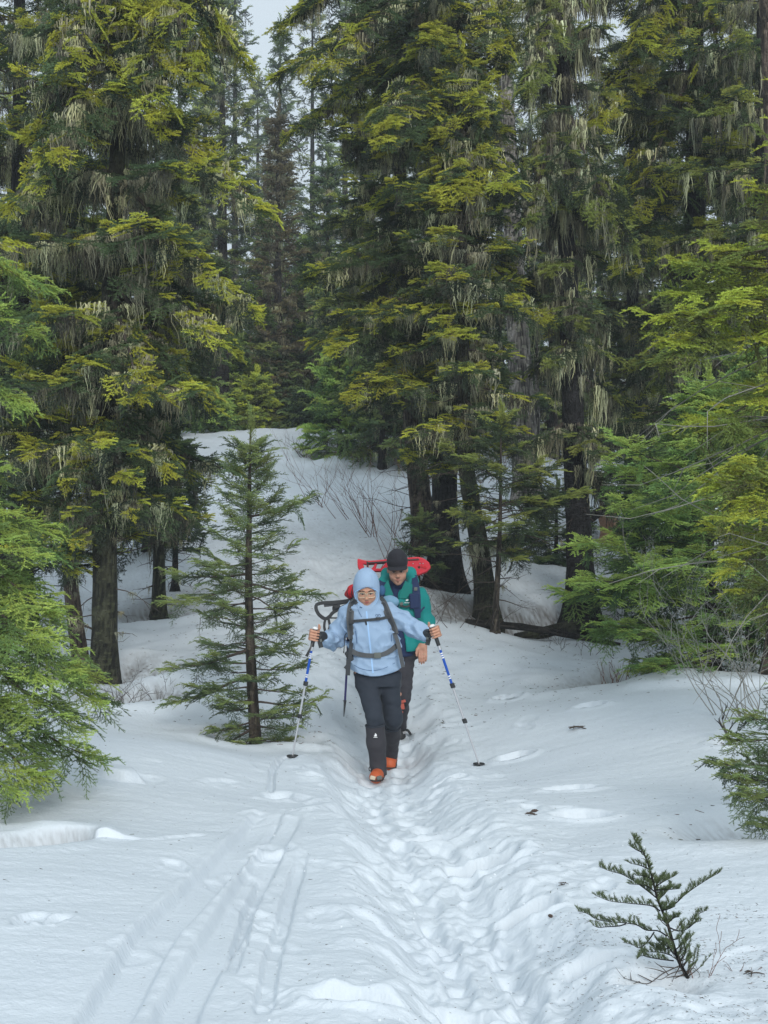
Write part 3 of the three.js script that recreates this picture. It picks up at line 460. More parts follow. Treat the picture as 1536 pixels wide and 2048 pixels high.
conifer({ seed: 131, base: foot(1385, 19.5), height: 11, r: 0.21, bark: BARK.black, way: [[0.7, shift(1385, 1392, 19.5)]], pal: 'moss', R: 2.0, from: 0.22, shape: column, n: 92, tier: 0.75, elev: [-0.25, 0.1], sag: 0.18, lift: 0.18, lichen: 8, pale: 0.25, dead: 30, deadTo: 0.6,
  limbs: [[P(1140, 270, 18.3), 0.74, 0.3], [P(1260, 95, 18), 0.88, 0.3], [P(1500, 110, 18), 0.86, 0.3], [P(1470, 270, 17.8), 0.74, 0.3], [P(1250, 440, 18), 0.62, 0.2], [P(1180, 270, 18), 0.73, 0.3], [P(1480, 400, 18), 0.64, 0.2], [P(1230, 550, 18), 0.54, 0.1]], label: 'tall dark conifer with yellow-green moss boughs, right of the lichen-draped black trunk' });
conifer({ seed: 132, base: foot(1570, 12.4), height: 8.5, r: 0.13, way: [[0.55, shift(1570, 1545, 12.4)], [0.85, shift(1570, 1512, 12.4)]], bark: BARK.brown, pal: 'moss', R: 1.0, from: 0.75, n: 14, lichen: 9, dead: 12, deadFrom: 0.4, deadTo: 0.8, label: 'brown trunk leaning in at the upper right corner' });
conifer({ seed: 133, base: foot(1520, 16.5), height: 8.2, r: 0.14, bark: BARK.black, pal: 'olive', R: 1.5, from: 0.2, shape: column, n: 62, tier: 0.65, elev: [-0.25, 0.2], lichen: 7, label: 'dark lichen-hung conifer at the right edge behind the bright yellow-green boughs' });
conifer({ seed: 134, base: foot(1265, 22.5), height: 8, r: 0.14, bark: BARK.black, pal: 'olive', R: 1.35, from: 0.12, shape: column, n: 60, elev: [-0.25, 0.2], lichen: 7, label: 'shadowed conifer in the gap right of the black trunk, behind the broken stump' });
// right young firs
conifer({ seed: 140, base: foot(1432, 13.2), height: rise(1432, 13.2, 770), r: 0.07, flare: 0.8, way: [[0.4, shift(1432, 1420, 13.2)]], bark: BARK.mossy, spray: 'fine', pal: 'bright', R: 1.15, from: 0.17, n: 70, elev: [-0.15, 0.55], sag: 0.1, lift: 0.05, wide: 0.5, dens: 0.95, dead: 20, deadLen: 0.8,
  limbs: [[P(1145, 1190, 12.9), 0.34, 0.2], [P(1180, 1090, 12.7), 0.42, 0.3], [P(1240, 1000, 12.6), 0.52, 0.3], [P(1245, 890, 12.7), 0.7, 0.3], [P(1230, 940, 12.9), 0.62, 0.3], [P(1200, 1250, 12.8), 0.24, 0], [P(1290, 1330, 12.6), 0.14, -0.1], [P(1170, 1160, 12.6), 0.38, 0.2], [P(1330, 980, 12.2), 0.55, 0.3], [P(1300, 1130, 12.2), 0.4, 0.2], [P(1560, 1000, 12.6), 0.55, 0.2]],
  label: 'layered bright green young fir on the right, reaching left toward the black trunk' });
conifer({ seed: 141, base: foot(1640, 9), height: 4.4, r: 0.07, bark: BARK.young, spray: 'fine', pal: 'lime', R: 0.85, from: 0.22, n: 40, elev: [-0.1, 0.5], sag: 0.15, lift: 0.12, wide: 0.5, dead: 120, deadFrom: 0.25, deadTo: 0.68, deadLen: 1.15, deadWood: WOOD.greyTwig,
  limbs: [[P(1395, 530, 8.8), 0.7, 0.3], [P(1345, 690, 8.8), 0.62, 0.3], [P(1350, 640, 8.7), 0.65, 0.3], [P(1365, 590, 8.9), 0.68, 0.3], [P(1480, 500, 8.6), 0.74, 0.3], [P(1420, 840, 8.8), 0.55, 0.2], [P(1460, 970, 8.7), 0.46, 0.3], [P(1490, 1130, 8.7), 0.38, 0.3], [P(1470, 1030, 8.6), 0.43, 0.3], [P(1450, 610, 8.5), 0.67, 0.3]],
  label: 'yellow-green conifer boughs with grey bare twigs at the right edge' });
conifer({ seed: 142, base: foot(1640, 7.1), height: 1.1, r: 0.035, bark: BARK.young, spray: 'fine', scale: 0.6, pal: 'young', R: 0.34, from: 0.1, n: 24, elev: [-0.1, 0.4], wide: 0.32, limbs: [[P(1425, 1525, 7.0), 0.36, 0], [P(1462, 1478, 7.1), 0.5, 0], [P(1485, 1590, 6.9), 0.22, 0], [P(1480, 1560, 6.9), 0.3, 0], [P(1500, 1440, 7.1), 0.6, 0.1], [P(1520, 1650, 6.9), 0.12, 0]], label: 'dark green low boughs at the right edge, nearest on that side' });
conifer({ seed: 143, base: foot(1112, 20.2), height: 1.15, r: 0.04, bark: BARK.black, pal: 'deep', R: 0.75, from: 0.08, n: 34, elev: [-0.2, 0.4], label: 'low dark bushy fir in shadow just left of the black trunk' });
conifer({ seed: 144, base: foot(1290, 16.5), height: 1.9, r: 0.035, bark: BARK.young, pal: 'deep', R: 0.75, from: 0.1, n: 36, elev: [-0.1, 0.5], label: 'small shaded conifer behind the layered bright green fir' });
conifer({ seed: 145, base: foot(1500, 15), height: 3.2, r: 0.05, bark: BARK.black, pal: 'bright', R: 0.95, from: 0.1, n: 46, elev: [-0.1, 0.5], label: 'mid-height green conifer at the right edge behind the layered fir' });
// beyond the crest
const back = [ // px, d, top py, R, pal, n, lichen, label
  [445, 33, -25, 1.25, 'olive', 70, 2, 'tall narrow conifer against the pale sky, behind the left boughs'],
  [556, 33, 212, 0.75, 'brown', 64, 4, 'spindly brown half-dead conifer in the centre left of the forest'],
  [680, 27.6, 690, 0.85, 'bright', 44, 0, 'pale green small tree standing in its own melted hollow on the crest'],
  [492, 36, 770, 0.7, 'lime', 34, 0, 'yellowish conifer deeper behind the crest above the lone conifer'],
  [525, 37.5, 560, 1.7, 'fresh', 70, 0, 'rounded green conifer beyond the crest, left of the spindly brown one'],
  [625, 35.5, 470, 1.5, 'bright', 70, 3, 'dark green conifer beyond the crest behind the spindly brown one'],
  [655, 34, 330, 1.5, 'deep', 66, 3, 'dense dark conifer deeper in the forest left of the central tree'],
  [745, 29, 180, 1.5, 'olive', 80, 6, 'tall lichen-hung conifer just left behind the central tree'],
  [765, 26.5, 640, 0.9, 'young', 40, 1, 'short grey-green conifer under the left boughs of the central tree'],
  [385, 35, 330, 1.5, 'olive', 64, 4, 'conifer behind the right ends of the left boughs, halfway up the picture'],
  [330, 31, 260, 1.5, 'deep', 64, 4, 'dark conifer hidden behind the big left tree'],
  [418, 37, 640, 1.4, 'fresh', 54, 0, 'low dark conifer on the crest left of the yellowish trees'],
  [235, 30, 200, 1.7, 'deep', 60, 3, 'dark conifer filling the gap behind the left pair of trunks'],
  [120, 28, 260, 1.7, 'deep', 60, 3, 'dark conifer far behind the left edge trees'],
  [555, 37, 330, 1.5, 'young', 60, 0, 'misty green conifer beyond the crest, between the tall spire and the brown tree'],
  [940, 29, 300, 1.6, 'deep', 64, 3, 'dark conifer behind the right half of the central tree'],
  [1105, 29, 330, 1.2, 'olive', 60, 5, 'lichen-hung conifer behind the pale grey trunk'],
  [1180, 31, 420, 1.5, 'deep', 56, 3, 'conifer behind the right side of the lichen-draped black trunk'],
  [1330, 30, 300, 1.6, 'deep', 60, 3, 'dark conifer behind the tall tree on the right'],
  [1470, 27, 260, 1.7, 'deep', 60, 3, 'dark conifer behind the right edge trees'],
  [860, 33, 60, 1.6, 'olive', 70, 4, 'tall conifer behind the top of the central tree'],
  [590, 37, 640, 1.4, 'bright', 56, 0, 'green conifer half lost in mist just beyond the highest snow'],
  [470, 37, 730, 1.1, 'young', 40, 0, 'small misty conifer on the crest left of the yellowish trees'],
  [725, 33, 680, 1.2, 'olive', 50, 1, 'bushy conifer beyond the crest right of the pale green small tree'],
  [432, 31.8, 805, 0.55, 'bright', 24, 0, 'small bright bushy conifer at the left end of the snow crest'],
  [515, 32.2, 760, 0.6, 'lime', 28, 0, 'yellowish little tree on the crest straight above the lone conifer'],
  [552, 33, 700, 0.8, 'young', 36, 0, 'soft green young conifer on the crest right of the yellowish little tree'],
  [612, 32, 790, 0.6, 'deep', 26, 0, 'small dark conifer on the crest left of the pale green small tree'],
  [465, 33.5, 690, 0.9, 'bright', 40, 0, 'fresh green conifer on the crest above the left side of the lone conifer'],
  [820, 27.5, 700, 1.0, 'olive', 40, 2, 'mid-sized conifer seen between the brown leaning trunk and the slope'],
];
back.forEach(([px, d, top, R, pal, n, lichen, label], i) => conifer({ seed: 200 + i, base: foot(px, d), height: rise(px, d, top), r: 0.03 + rise(px, d, top) * 0.014, bark: BARK.dark, pal, R, from: top > 600 ? 0.08 : 0.06, n, elev: [-0.15, 0.55], sag: 0.15, lift: 0.12, lichen, spray: 'far', scale: 1.35, far: true, dens: 1.05, dead: label.includes('brown') ? 40 : 6, deadTo: 0.8, deadLen: 0.7, label }));
const misty = [[410, 52, 40, 1.6], [470, 60, -130, 1.8], [515, 66, 150, 1.8], [560, 58, 45, 1.5], [625, 64, -60, 1.9], [690, 56, -60, 1.9], [770, 62, -40, 2], [360, 56, -60, 1.9], [1060, 50, 40, 1.7], [1120, 58, -30, 1.9], [1200, 54, 120, 1.8], [1290, 60, 40, 1.9], [1440, 52, 90, 1.8], [1500, 60, 60, 1.9], [250, 58, 0, 2], [120, 55, 60, 2], [20, 50, 40, 2], [900, 60, 0, 2], [1000, 55, -20, 1.9]];
misty.forEach(([px, d, top, R], i) => conifer({ seed: 300 + i, name: 'misty_conifer', base: foot(px, d), height: rise(px, d, top), r: 0.2, bark: BARK.dark, pal: i % 2 ? 'deep' : 'olive', R: R * 1.12, from: 0.05, n: 76, elev: [-0.15, 0.6], spray: 'far', scale: 2.1, far: true, dens: 1, group: 'misty conifers in the far forest', label: 'tall conifer faded by mist in the far forest beyond the crest' }));
// ------------------------------------------------------------------ solid modelling for figures: distance fields meshed as surface nets
const cap = (a, b, ra, rb = ra) => { const ax = a.x, ay = a.y, az = a.z, ex = b.x - ax, ey = b.y - ay, ez = b.z - az, L2 = ex * ex + ey * ey + ez * ez || 1e-9;
  return (x, y, z) => { const px = x - ax, py = y - ay, pz = z - az, t = clamp((px * ex + py * ey + pz * ez) / L2), dx = px - ex * t, dy = py - ey * t, dz = pz - ez * t; return Math.sqrt(dx * dx + dy * dy + dz * dz) - (ra + (rb - ra) * t); }; };
const ell = (c, rx, ry, rz) => (x, y, z) => { const a = (x - c.x) / rx, b = (y - c.y) / ry, d = (z - c.z) / rz, k0 = Math.sqrt(a * a + b * b + d * d), e = a / rx, f = b / ry, g = d / rz, k1 = Math.sqrt(e * e + f * f + g * g) || 1e-6; return k0 * (k0 - 1) / k1; };
const smin = (a, b, k) => { const h = Math.max(k - Math.abs(a - b), 0) / k; return Math.min(a, b) - h * h * k * 0.25; };
const blend = (k, ...fs) => (x, y, z) => { let d = fs[0](x, y, z); for (let i = 1; i < fs.length; i++) d = smin(d, fs[i](x, y, z), k); return d; };
const cut = (f, g, k = 0.004) => (x, y, z) => -smin(-f(x, y, z), g(x, y, z), k);       // f without g
// a trunk of the body: elliptical sections [y, cx, cz, rx, rz], from the top down
const sections = (S) => (x, y, z) => {
  const n = S.length; let i = 0; while (i < n - 2 && y < S[i + 1][0]) i++;
  const t = clamp((S[i][0] - y) / (S[i][0] - S[i + 1][0])), e = t * t * (3 - 2 * t), q = (k) => lerp(S[i][k], S[i + 1][k], 0.5 * (t + e)), rx = q(3), rz = q(4), dx = (x - q(1)) / rx, dz = (z - q(2)) / rz, m = Math.min(rx, rz);
  const d = (Math.pow(Math.abs(dx) ** 2.4 + Math.abs(dz) ** 2.4, 1 / 2.4) - 1) * m, v = Math.max(y - S[0][0], S[n - 1][0] - y); return v > 0 ? Math.max(d, v) : d;
};
function netMesh(f, lo, hi, cell) {
  const nx = Math.ceil((hi.x - lo.x) / cell) + 2, ny = Math.ceil((hi.y - lo.y) / cell) + 2, nz = Math.ceil((hi.z - lo.z) / cell) + 2, v = new Float32Array(nx * ny * nz), id = new Int32Array(nx * ny * nz).fill(-1), pos = [], idx = [];
  const at = (i, j, k) => (k * ny + j) * nx + i;
  for (let k = 0; k < nz; k++) for (let j = 0; j < ny; j++) for (let i = 0; i < nx; i++) v[at(i, j, k)] = f(lo.x + i * cell, lo.y + j * cell, lo.z + k * cell);
  const E = [[0, 0, 0, 1, 0, 0], [0, 1, 0, 1, 1, 0], [0, 0, 1, 1, 0, 1], [0, 1, 1, 1, 1, 1], [0, 0, 0, 0, 1, 0], [1, 0, 0, 1, 1, 0], [0, 0, 1, 0, 1, 1], [1, 0, 1, 1, 1, 1], [0, 0, 0, 0, 0, 1], [1, 0, 0, 1, 0, 1], [0, 1, 0, 0, 1, 1], [1, 1, 0, 1, 1, 1]];
  for (let k = 0; k < nz - 1; k++) for (let j = 0; j < ny - 1; j++) for (let i = 0; i < nx - 1; i++) {
    let n = 0, sx = 0, sy = 0, sz = 0;
    for (const [a, b, c, d, e, g] of E) { const p = v[at(i + a, j + b, k + c)], q = v[at(i + d, j + e, k + g)]; if ((p < 0) !== (q < 0)) { const t = p / (p - q); sx += a + (d - a) * t; sy += b + (e - b) * t; sz += c + (g - c) * t; n++; } }
    if (n) { id[at(i, j, k)] = pos.length / 3; pos.push(lo.x + (i + sx / n) * cell, lo.y + (j + sy / n) * cell, lo.z + (k + sz / n) * cell); }
  }
  const quad = (a, b, c, d, flip) => flip ? idx.push(a, c, b, a, d, c) : idx.push(a, b, c, a, c, d);
  for (let k = 1; k < nz - 1; k++) for (let j = 1; j < ny - 1; j++) for (let i = 1; i < nx - 1; i++) {
    const s = v[at(i, j, k)] < 0;
    if (s !== (v[at(i + 1, j, k)] < 0)) quad(id[at(i, j - 1, k - 1)], id[at(i, j, k - 1)], id[at(i, j, k)], id[at(i, j - 1, k)], !s);
    if (s !== (v[at(i, j + 1, k)] < 0)) quad(id[at(i - 1, j, k - 1)], id[at(i - 1, j, k)], id[at(i, j, k)], id[at(i, j, k - 1)], !s);
    if (s !== (v[at(i, j, k + 1)] < 0)) quad(id[at(i - 1, j - 1, k)], id[at(i, j - 1, k)], id[at(i, j, k)], id[at(i - 1, j, k)], !s);
  }
  const g = new THREE.BufferGeometry(); g.setAttribute('position', new THREE.Float32BufferAttribute(pos, 3)); g.setIndex(idx); g.computeVertexNormals();
  g.setAttribute('uv', new THREE.Float32BufferAttribute(pos.filter((_, i) => i % 3 !== 2), 2)); return g;
}
const box3 = (pts, pad) => { const b = new THREE.Box3().setFromPoints(pts); b.min.addScalar(-pad); b.max.addScalar(pad); return [b.min, b.max]; };
// everything of a figure is modelled in the place, then set relative to its foot
const local = (g, o) => g.translate(-o.x, -o.y, -o.z);

const weave = texture(256, 256, (i, j) => { const s = 0.5 + 0.25 * Math.sin(i * 0.8) * Math.sin(j * 0.8) + 0.25 * (hash2(i, j) - 0.5); return [s, s, s]; }); weave.repeat.set(12, 12);
const cloth = (c, rough = 0.8, sheen = 0.3) => new THREE.MeshPhysicalMaterial({ color: c, roughness: rough, sheen, sheenRoughness: 0.6, sheenColor: new THREE.Color(c).lerp(new THREE.Color(1, 1, 1), 0.3), bumpMap: weave, bumpScale: 0.0006 });
const MAT = {
  skin: std(rgb(0.50, 0.255, 0.165), 0.55), skinMan: std(rgb(0.47, 0.245, 0.17), 0.55), lip: std(rgb(0.34, 0.10, 0.085), 0.5), lipMan: std(rgb(0.36, 0.14, 0.11), 0.5), hair: std(rgb(0.02, 0.017, 0.015), 0.6), eyeWhite: std(rgb(0.55, 0.52, 0.5), 0.3), iris: std(rgb(0.02, 0.012, 0.01), 0.2),
  blue: cloth(rgb(0.285, 0.40, 0.555)), blueTrim: cloth(rgb(0.33, 0.52, 0.78)), blueDark: cloth(rgb(0.07, 0.13, 0.24)), black: cloth(rgb(0.02, 0.027, 0.04), 0.85), gaiter: cloth(rgb(0.034, 0.033, 0.04), 0.85), strap: cloth(rgb(0.035, 0.04, 0.045), 0.8), strapGrey: cloth(rgb(0.075, 0.08, 0.085), 0.8), strapEdge: cloth(rgb(0.12, 0.13, 0.135), 0.8),
  teal: cloth(rgb(0.0, 0.205, 0.195)), tealDark: cloth(rgb(0.0, 0.17, 0.15)), navy: cloth(rgb(0.008, 0.022, 0.075)), capDark: cloth(rgb(0.016, 0.016, 0.022), 0.9), red: std(rgb(0.55, 0.012, 0.03), 0.4), redCloth: cloth(rgb(0.5, 0.012, 0.02)), orange: std(rgb(0.5, 0.10, 0.03), 0.6), orangeDull: cloth(rgb(0.45, 0.1, 0.07)), steel: std(rgb(0.45, 0.45, 0.46), 0.35, { metalness: 0.85 }), silver: std(rgb(0.62, 0.62, 0.64), 0.38, { metalness: 0.8 }), darkMetal: std(rgb(0.05, 0.05, 0.055), 0.45, { metalness: 0.5 }),
  plastic: std(rgb(0.018, 0.02, 0.022), 0.45), plasticGrey: std(rgb(0.10, 0.11, 0.10), 0.5), white: std(rgb(0.75, 0.76, 0.76), 0.5), poleBlue: std(rgb(0.012, 0.09, 0.46), 0.3, { metalness: 0.3 }), poleViolet: std(rgb(0.03, 0.025, 0.11), 0.35, { metalness: 0.3 }), beige: std(rgb(0.55, 0.46, 0.34), 0.7), rubber: std(rgb(0.03, 0.03, 0.032), 0.7), tealPack: cloth(rgb(0.16, 0.30, 0.42)),
  lens: new THREE.MeshPhysicalMaterial({ color: 0xffffff, transmission: 1, thickness: 0, roughness: 0.03, ior: 1.4 }), gilt: std(rgb(0.55, 0.45, 0.31), 0.35, { metalness: 0.3 }),
};
// head fields, face along +z, eyes level with the origin
const HEAD = (o) => { const s = o.w ?? 1; const f = blend(0.03,
  ell(V(0, 0.048, -0.018), 0.073 * s, 0.088, 0.094), ell(V(0, -0.02, 0.022), 0.068 * s, 0.082, 0.07), ell(V(0, -0.088, 0.052), 0.030 * s, 0.026, 0.027), ell(V(-0.034, -0.042, 0.056), 0.03, 0.032, 0.028), ell(V(0.034, -0.042, 0.056), 0.03, 0.032, 0.028), cap(V(-0.045, -0.075, 0.01), V(0, -0.1, 0.045), 0.02), cap(V(0.045, -0.075, 0.01), V(0, -0.1, 0.045), 0.02), cap(V(0, -0.06, -0.03), V(0, -0.19, -0.045), 0.052, 0.058));
  const detail = blend(0.010, f, cap(V(0, 0.004, 0.084), V(0, -0.03, 0.1), 0.0075, 0.0105), ell(V(0, -0.035, 0.099), 0.0135, 0.0105, 0.0125), ell(V(-0.012, -0.039, 0.09), 0.0085, 0.008, 0.009), ell(V(0.012, -0.039, 0.09), 0.0085, 0.008, 0.009), cap(V(-0.042, 0.022, 0.074), V(-0.012, 0.022, 0.086), 0.008), cap(V(0.042, 0.022, 0.074), V(0.012, 0.022, 0.086), 0.008), ell(V(0, -0.066, 0.082), 0.024, 0.013, 0.012),
    ell(V(-0.074 * s, -0.005, -0.005), 0.012, 0.032, 0.02), ell(V(0.074 * s, -0.005, -0.005), 0.012, 0.032, 0.02));
  const sock = (x) => ell(V(x, 0.002, 0.098), 0.017, 0.0095, 0.016); return cut(cut(detail, sock(-0.031), 0.012), sock(0.031), 0.012); };
function headFrame(o, pitch, yaw = 0, roll = 0) { return new THREE.Matrix4().compose(o, new THREE.Quaternion().setFromEuler(new THREE.Euler(pitch, yaw, roll, 'YXZ')), V(1, 1, 1)); }
// fingers round a pole: local y along the pole, z toward the viewer; m = -1 for the hand whose back is on the viewer's left
function fistField(grip, axis, m, wrist) {
  const Y = axis.clone().normalize(), Z = V(0, 0, 1).addScaledVector(Y, -Y.z).normalize(), X = Y.clone().cross(Z), w = (x, y, z) => grip.clone().addScaledVector(X, x * m).addScaledVector(Y, y).addScaledVector(Z, z), fs = [], pts = [];
  [[0.032, 0.0098, 1], [0.0105, 0.01, 1.05], [-0.0105, 0.0098, 1.0], [-0.031, 0.0086, 0.88]].forEach(([h, r, l]) => {
    const a = w(0.036, h, -0.006), b = w(0.030 * l, h, 0.031 * l), c = w(-0.008, h - 0.002, 0.035 * l), d = w(-0.026, h - 0.003, 0.014);
    fs.push(blend(0.004, cap(a, b, r * 1.12, r * 1.05), cap(b, c, r * 1.02, r * 0.95), cap(c, d, r * 0.94, r * 0.78))); pts.push(a, b, c, d);
  });
  const palm = blend(0.02, cap(w(0.033, 0.03, -0.008), w(0.015, 0.016, -0.05), 0.015, 0.02), cap(w(0.033, -0.03, -0.008), w(0.012, -0.016, -0.05), 0.014, 0.02), cap(w(0.02, 0, -0.03), wrist, 0.026, 0.027));
  const thumb = blend(0.006, cap(w(0.006, 0.012, -0.045), w(-0.016, 0.036, -0.026), 0.016, 0.0125), cap(w(-0.016, 0.036, -0.026), w(-0.022, 0.062, -0.012), 0.0115, 0.0105), cap(w(-0.022, 0.062, -0.012), w(-0.018, 0.082, 0.002), 0.0105, 0.0085));
  let f = palm; const all = [...fs, thumb]; pts.push(wrist, w(-0.018, 0.09, 0), w(0.02, 0, -0.07));
  return [(x, y, z) => { let d = f(x, y, z); let g = 1e9; for (const q of all) g = Math.min(g, q(x, y, z)); return smin(d, g, 0.007); }, pts];
}
const wrinkle = (f, amp, sx = 14, sy = 22) => (x, y, z) => f(x, y, z) + amp * (gn(x * sx + 2 * gn(x * 5, y * 5, z * 5), y * sy, z * sx) + 0.5 * gn(x * sx * 2.1, y * sy * 1.7 + 4, z * sx * 2));
// a flat strap along points, lying on a surface that faces `face`
function strap(pts, width, thick, face = V(0, 0, 1), seg = 18) {
  const c = new THREE.CatmullRomCurve3(pts, false, 'centripetal'), P0 = [], I = [];
  for (let i = 0; i <= seg; i++) {
    const t = i / seg, p = c.getPoint(t), T = c.getTangent(t), W = T.clone().cross(face).normalize().multiplyScalar((typeof width === 'function' ? width(t) : width) / 2), N = W.clone().cross(T).normalize().multiplyScalar(thick / 2);
    for (const [a, b] of [[-1, 1], [1, 1], [1, -1], [-1, -1]]) P0.push(p.x + a * W.x + b * N.x, p.y + a * W.y + b * N.y, p.z + a * W.z + b * N.z);
    if (i < seg) for (let k = 0; k < 4; k++) { const q = i * 4 + k, q2 = i * 4 + (k + 1) % 4; I.push(q, q2, q + 4, q2, q2 + 4, q + 4); }
  }
  const e = seg * 4; I.push(0, 2, 1, 0, 3, 2, e, e + 1, e + 2, e, e + 2, e + 3);
  let g = new THREE.BufferGeometry(); g.setAttribute('position', new THREE.Float32BufferAttribute(P0, 3)); g.setIndex(I); g = g.toNonIndexed(); g.computeVertexNormals(); g.setAttribute('uv', new THREE.Float32BufferAttribute(new Float32Array(g.attributes.position.count * 2), 2)); return g;
}
const block = (c, w, h, d, r = 0.003, turn = 0) => { const g = new RoundedBoxGeometry(w, h, d, 2, Math.min(r, w / 2.1, h / 2.1, d / 2.1)); g.rotateZ(turn); return g.translate(c.x, c.y, c.z); };
function boot(t, O, ankle, toe, parts) { // a walking boot from ankle to toe tip, with spiked chains under the sole
  const dir = toe.clone().sub(ankle), flat = V(dir.x, 0, dir.z).normalize(), down = dir.y / Math.hypot(dir.x, dir.z);
  const heel = ankle.clone().addScaledVector(flat, -0.05).add(V(0, -0.055, 0)), ball = ankle.clone().lerp(toe, 0.72).add(V(0, 0.0, 0));
  const f = blend(0.03, cap(ankle.clone().add(V(0, 0.05, 0)), ankle.clone().add(V(0, -0.03, 0)), 0.052, 0.05), cap(heel, ankle.clone().lerp(toe, 0.4).add(V(0, -0.02, 0)), 0.038, 0.042), cap(ankle.clone().lerp(toe, 0.3), ball, 0.046, 0.042), cap(ball.clone().add(V(-0.012, 0, 0)), toe.clone().addScaledVector(flat, -0.03).add(V(0, 0.004, 0)), 0.042, 0.036));
  const side = V(-flat.z, 0, flat.x), soleY = (x, z) => { const q = (x - heel.x) * flat.x + (z - heel.z) * flat.z; return heel.y - 0.03 + q * down * 0.75; };
  part('boot', local(netMesh(cut(f, (x, y, z) => y - soleY(x, z) - 0.006), ...box3([heel, toe, ankle.clone().add(V(0, 0.09, 0))], 0.07), 0.006), O), parts.upper, t);
  part('sole', local(netMesh((x, y, z) => Math.max(f(x, y, z) - 0.006, y - soleY(x, z) - 0.008, soleY(x, z) - 0.014 - y), ...box3([heel, toe], 0.09), 0.006), O), MAT.rubber, t);
  const ch = [], sp = []; for (let k = 0; k < 8; k++) { const s = k / 7, c = heel.clone().lerp(toe, 0.12 + 0.8 * s); for (const e of [-1, 1]) { const p = c.clone().addScaledVector(side, e * 0.032); p.y = soleY(p.x, p.z) - 0.022; const g = new THREE.ConeGeometry(0.006, 0.022, 5); g.rotateX(Math.PI); sp.push(g.translate(p.x, p.y, p.z)); } }
  const loop = [-1, -0.5, 0.5, 1].map((e, i) => toe.clone().addScaledVector(flat, i % 3 ? 0.012 : -0.05).addScaledVector(side, e * 0.045).add(V(0, i % 3 ? -0.006 : -0.012, 0)));
  ch.push(tube(loop, 0.0055, 6, 14)); ch.push(tube([loop[0], heel.clone().addScaledVector(side, -0.045)], 0.005, 6, 6)); ch.push(tube([loop[3], heel.clone().addScaledVector(side, 0.045)], 0.005, 6, 6));
  part('crampon_frame', local(joined(ch), O), MAT.rubber, t).userData.kind = undefined; sp.forEach((g) => part('crampon_spike', local(g, O), MAT.steel, t));
  for (const q of [0.45, 0.72]) { const c = ankle.clone().lerp(toe, q), arc = [-1, -0.7, 0, 0.7, 1].map((e) => c.clone().addScaledVector(side, e * 0.052).add(V(0, 0.046 * Math.sqrt(1 - e * e * 0.98) - 0.012 - 0.02 * q, 0))); part('harness_strap', local(tube(arc, 0.0055, 6, 14), O), MAT.rubber, t); }
  return { flat, side, soleY };
}

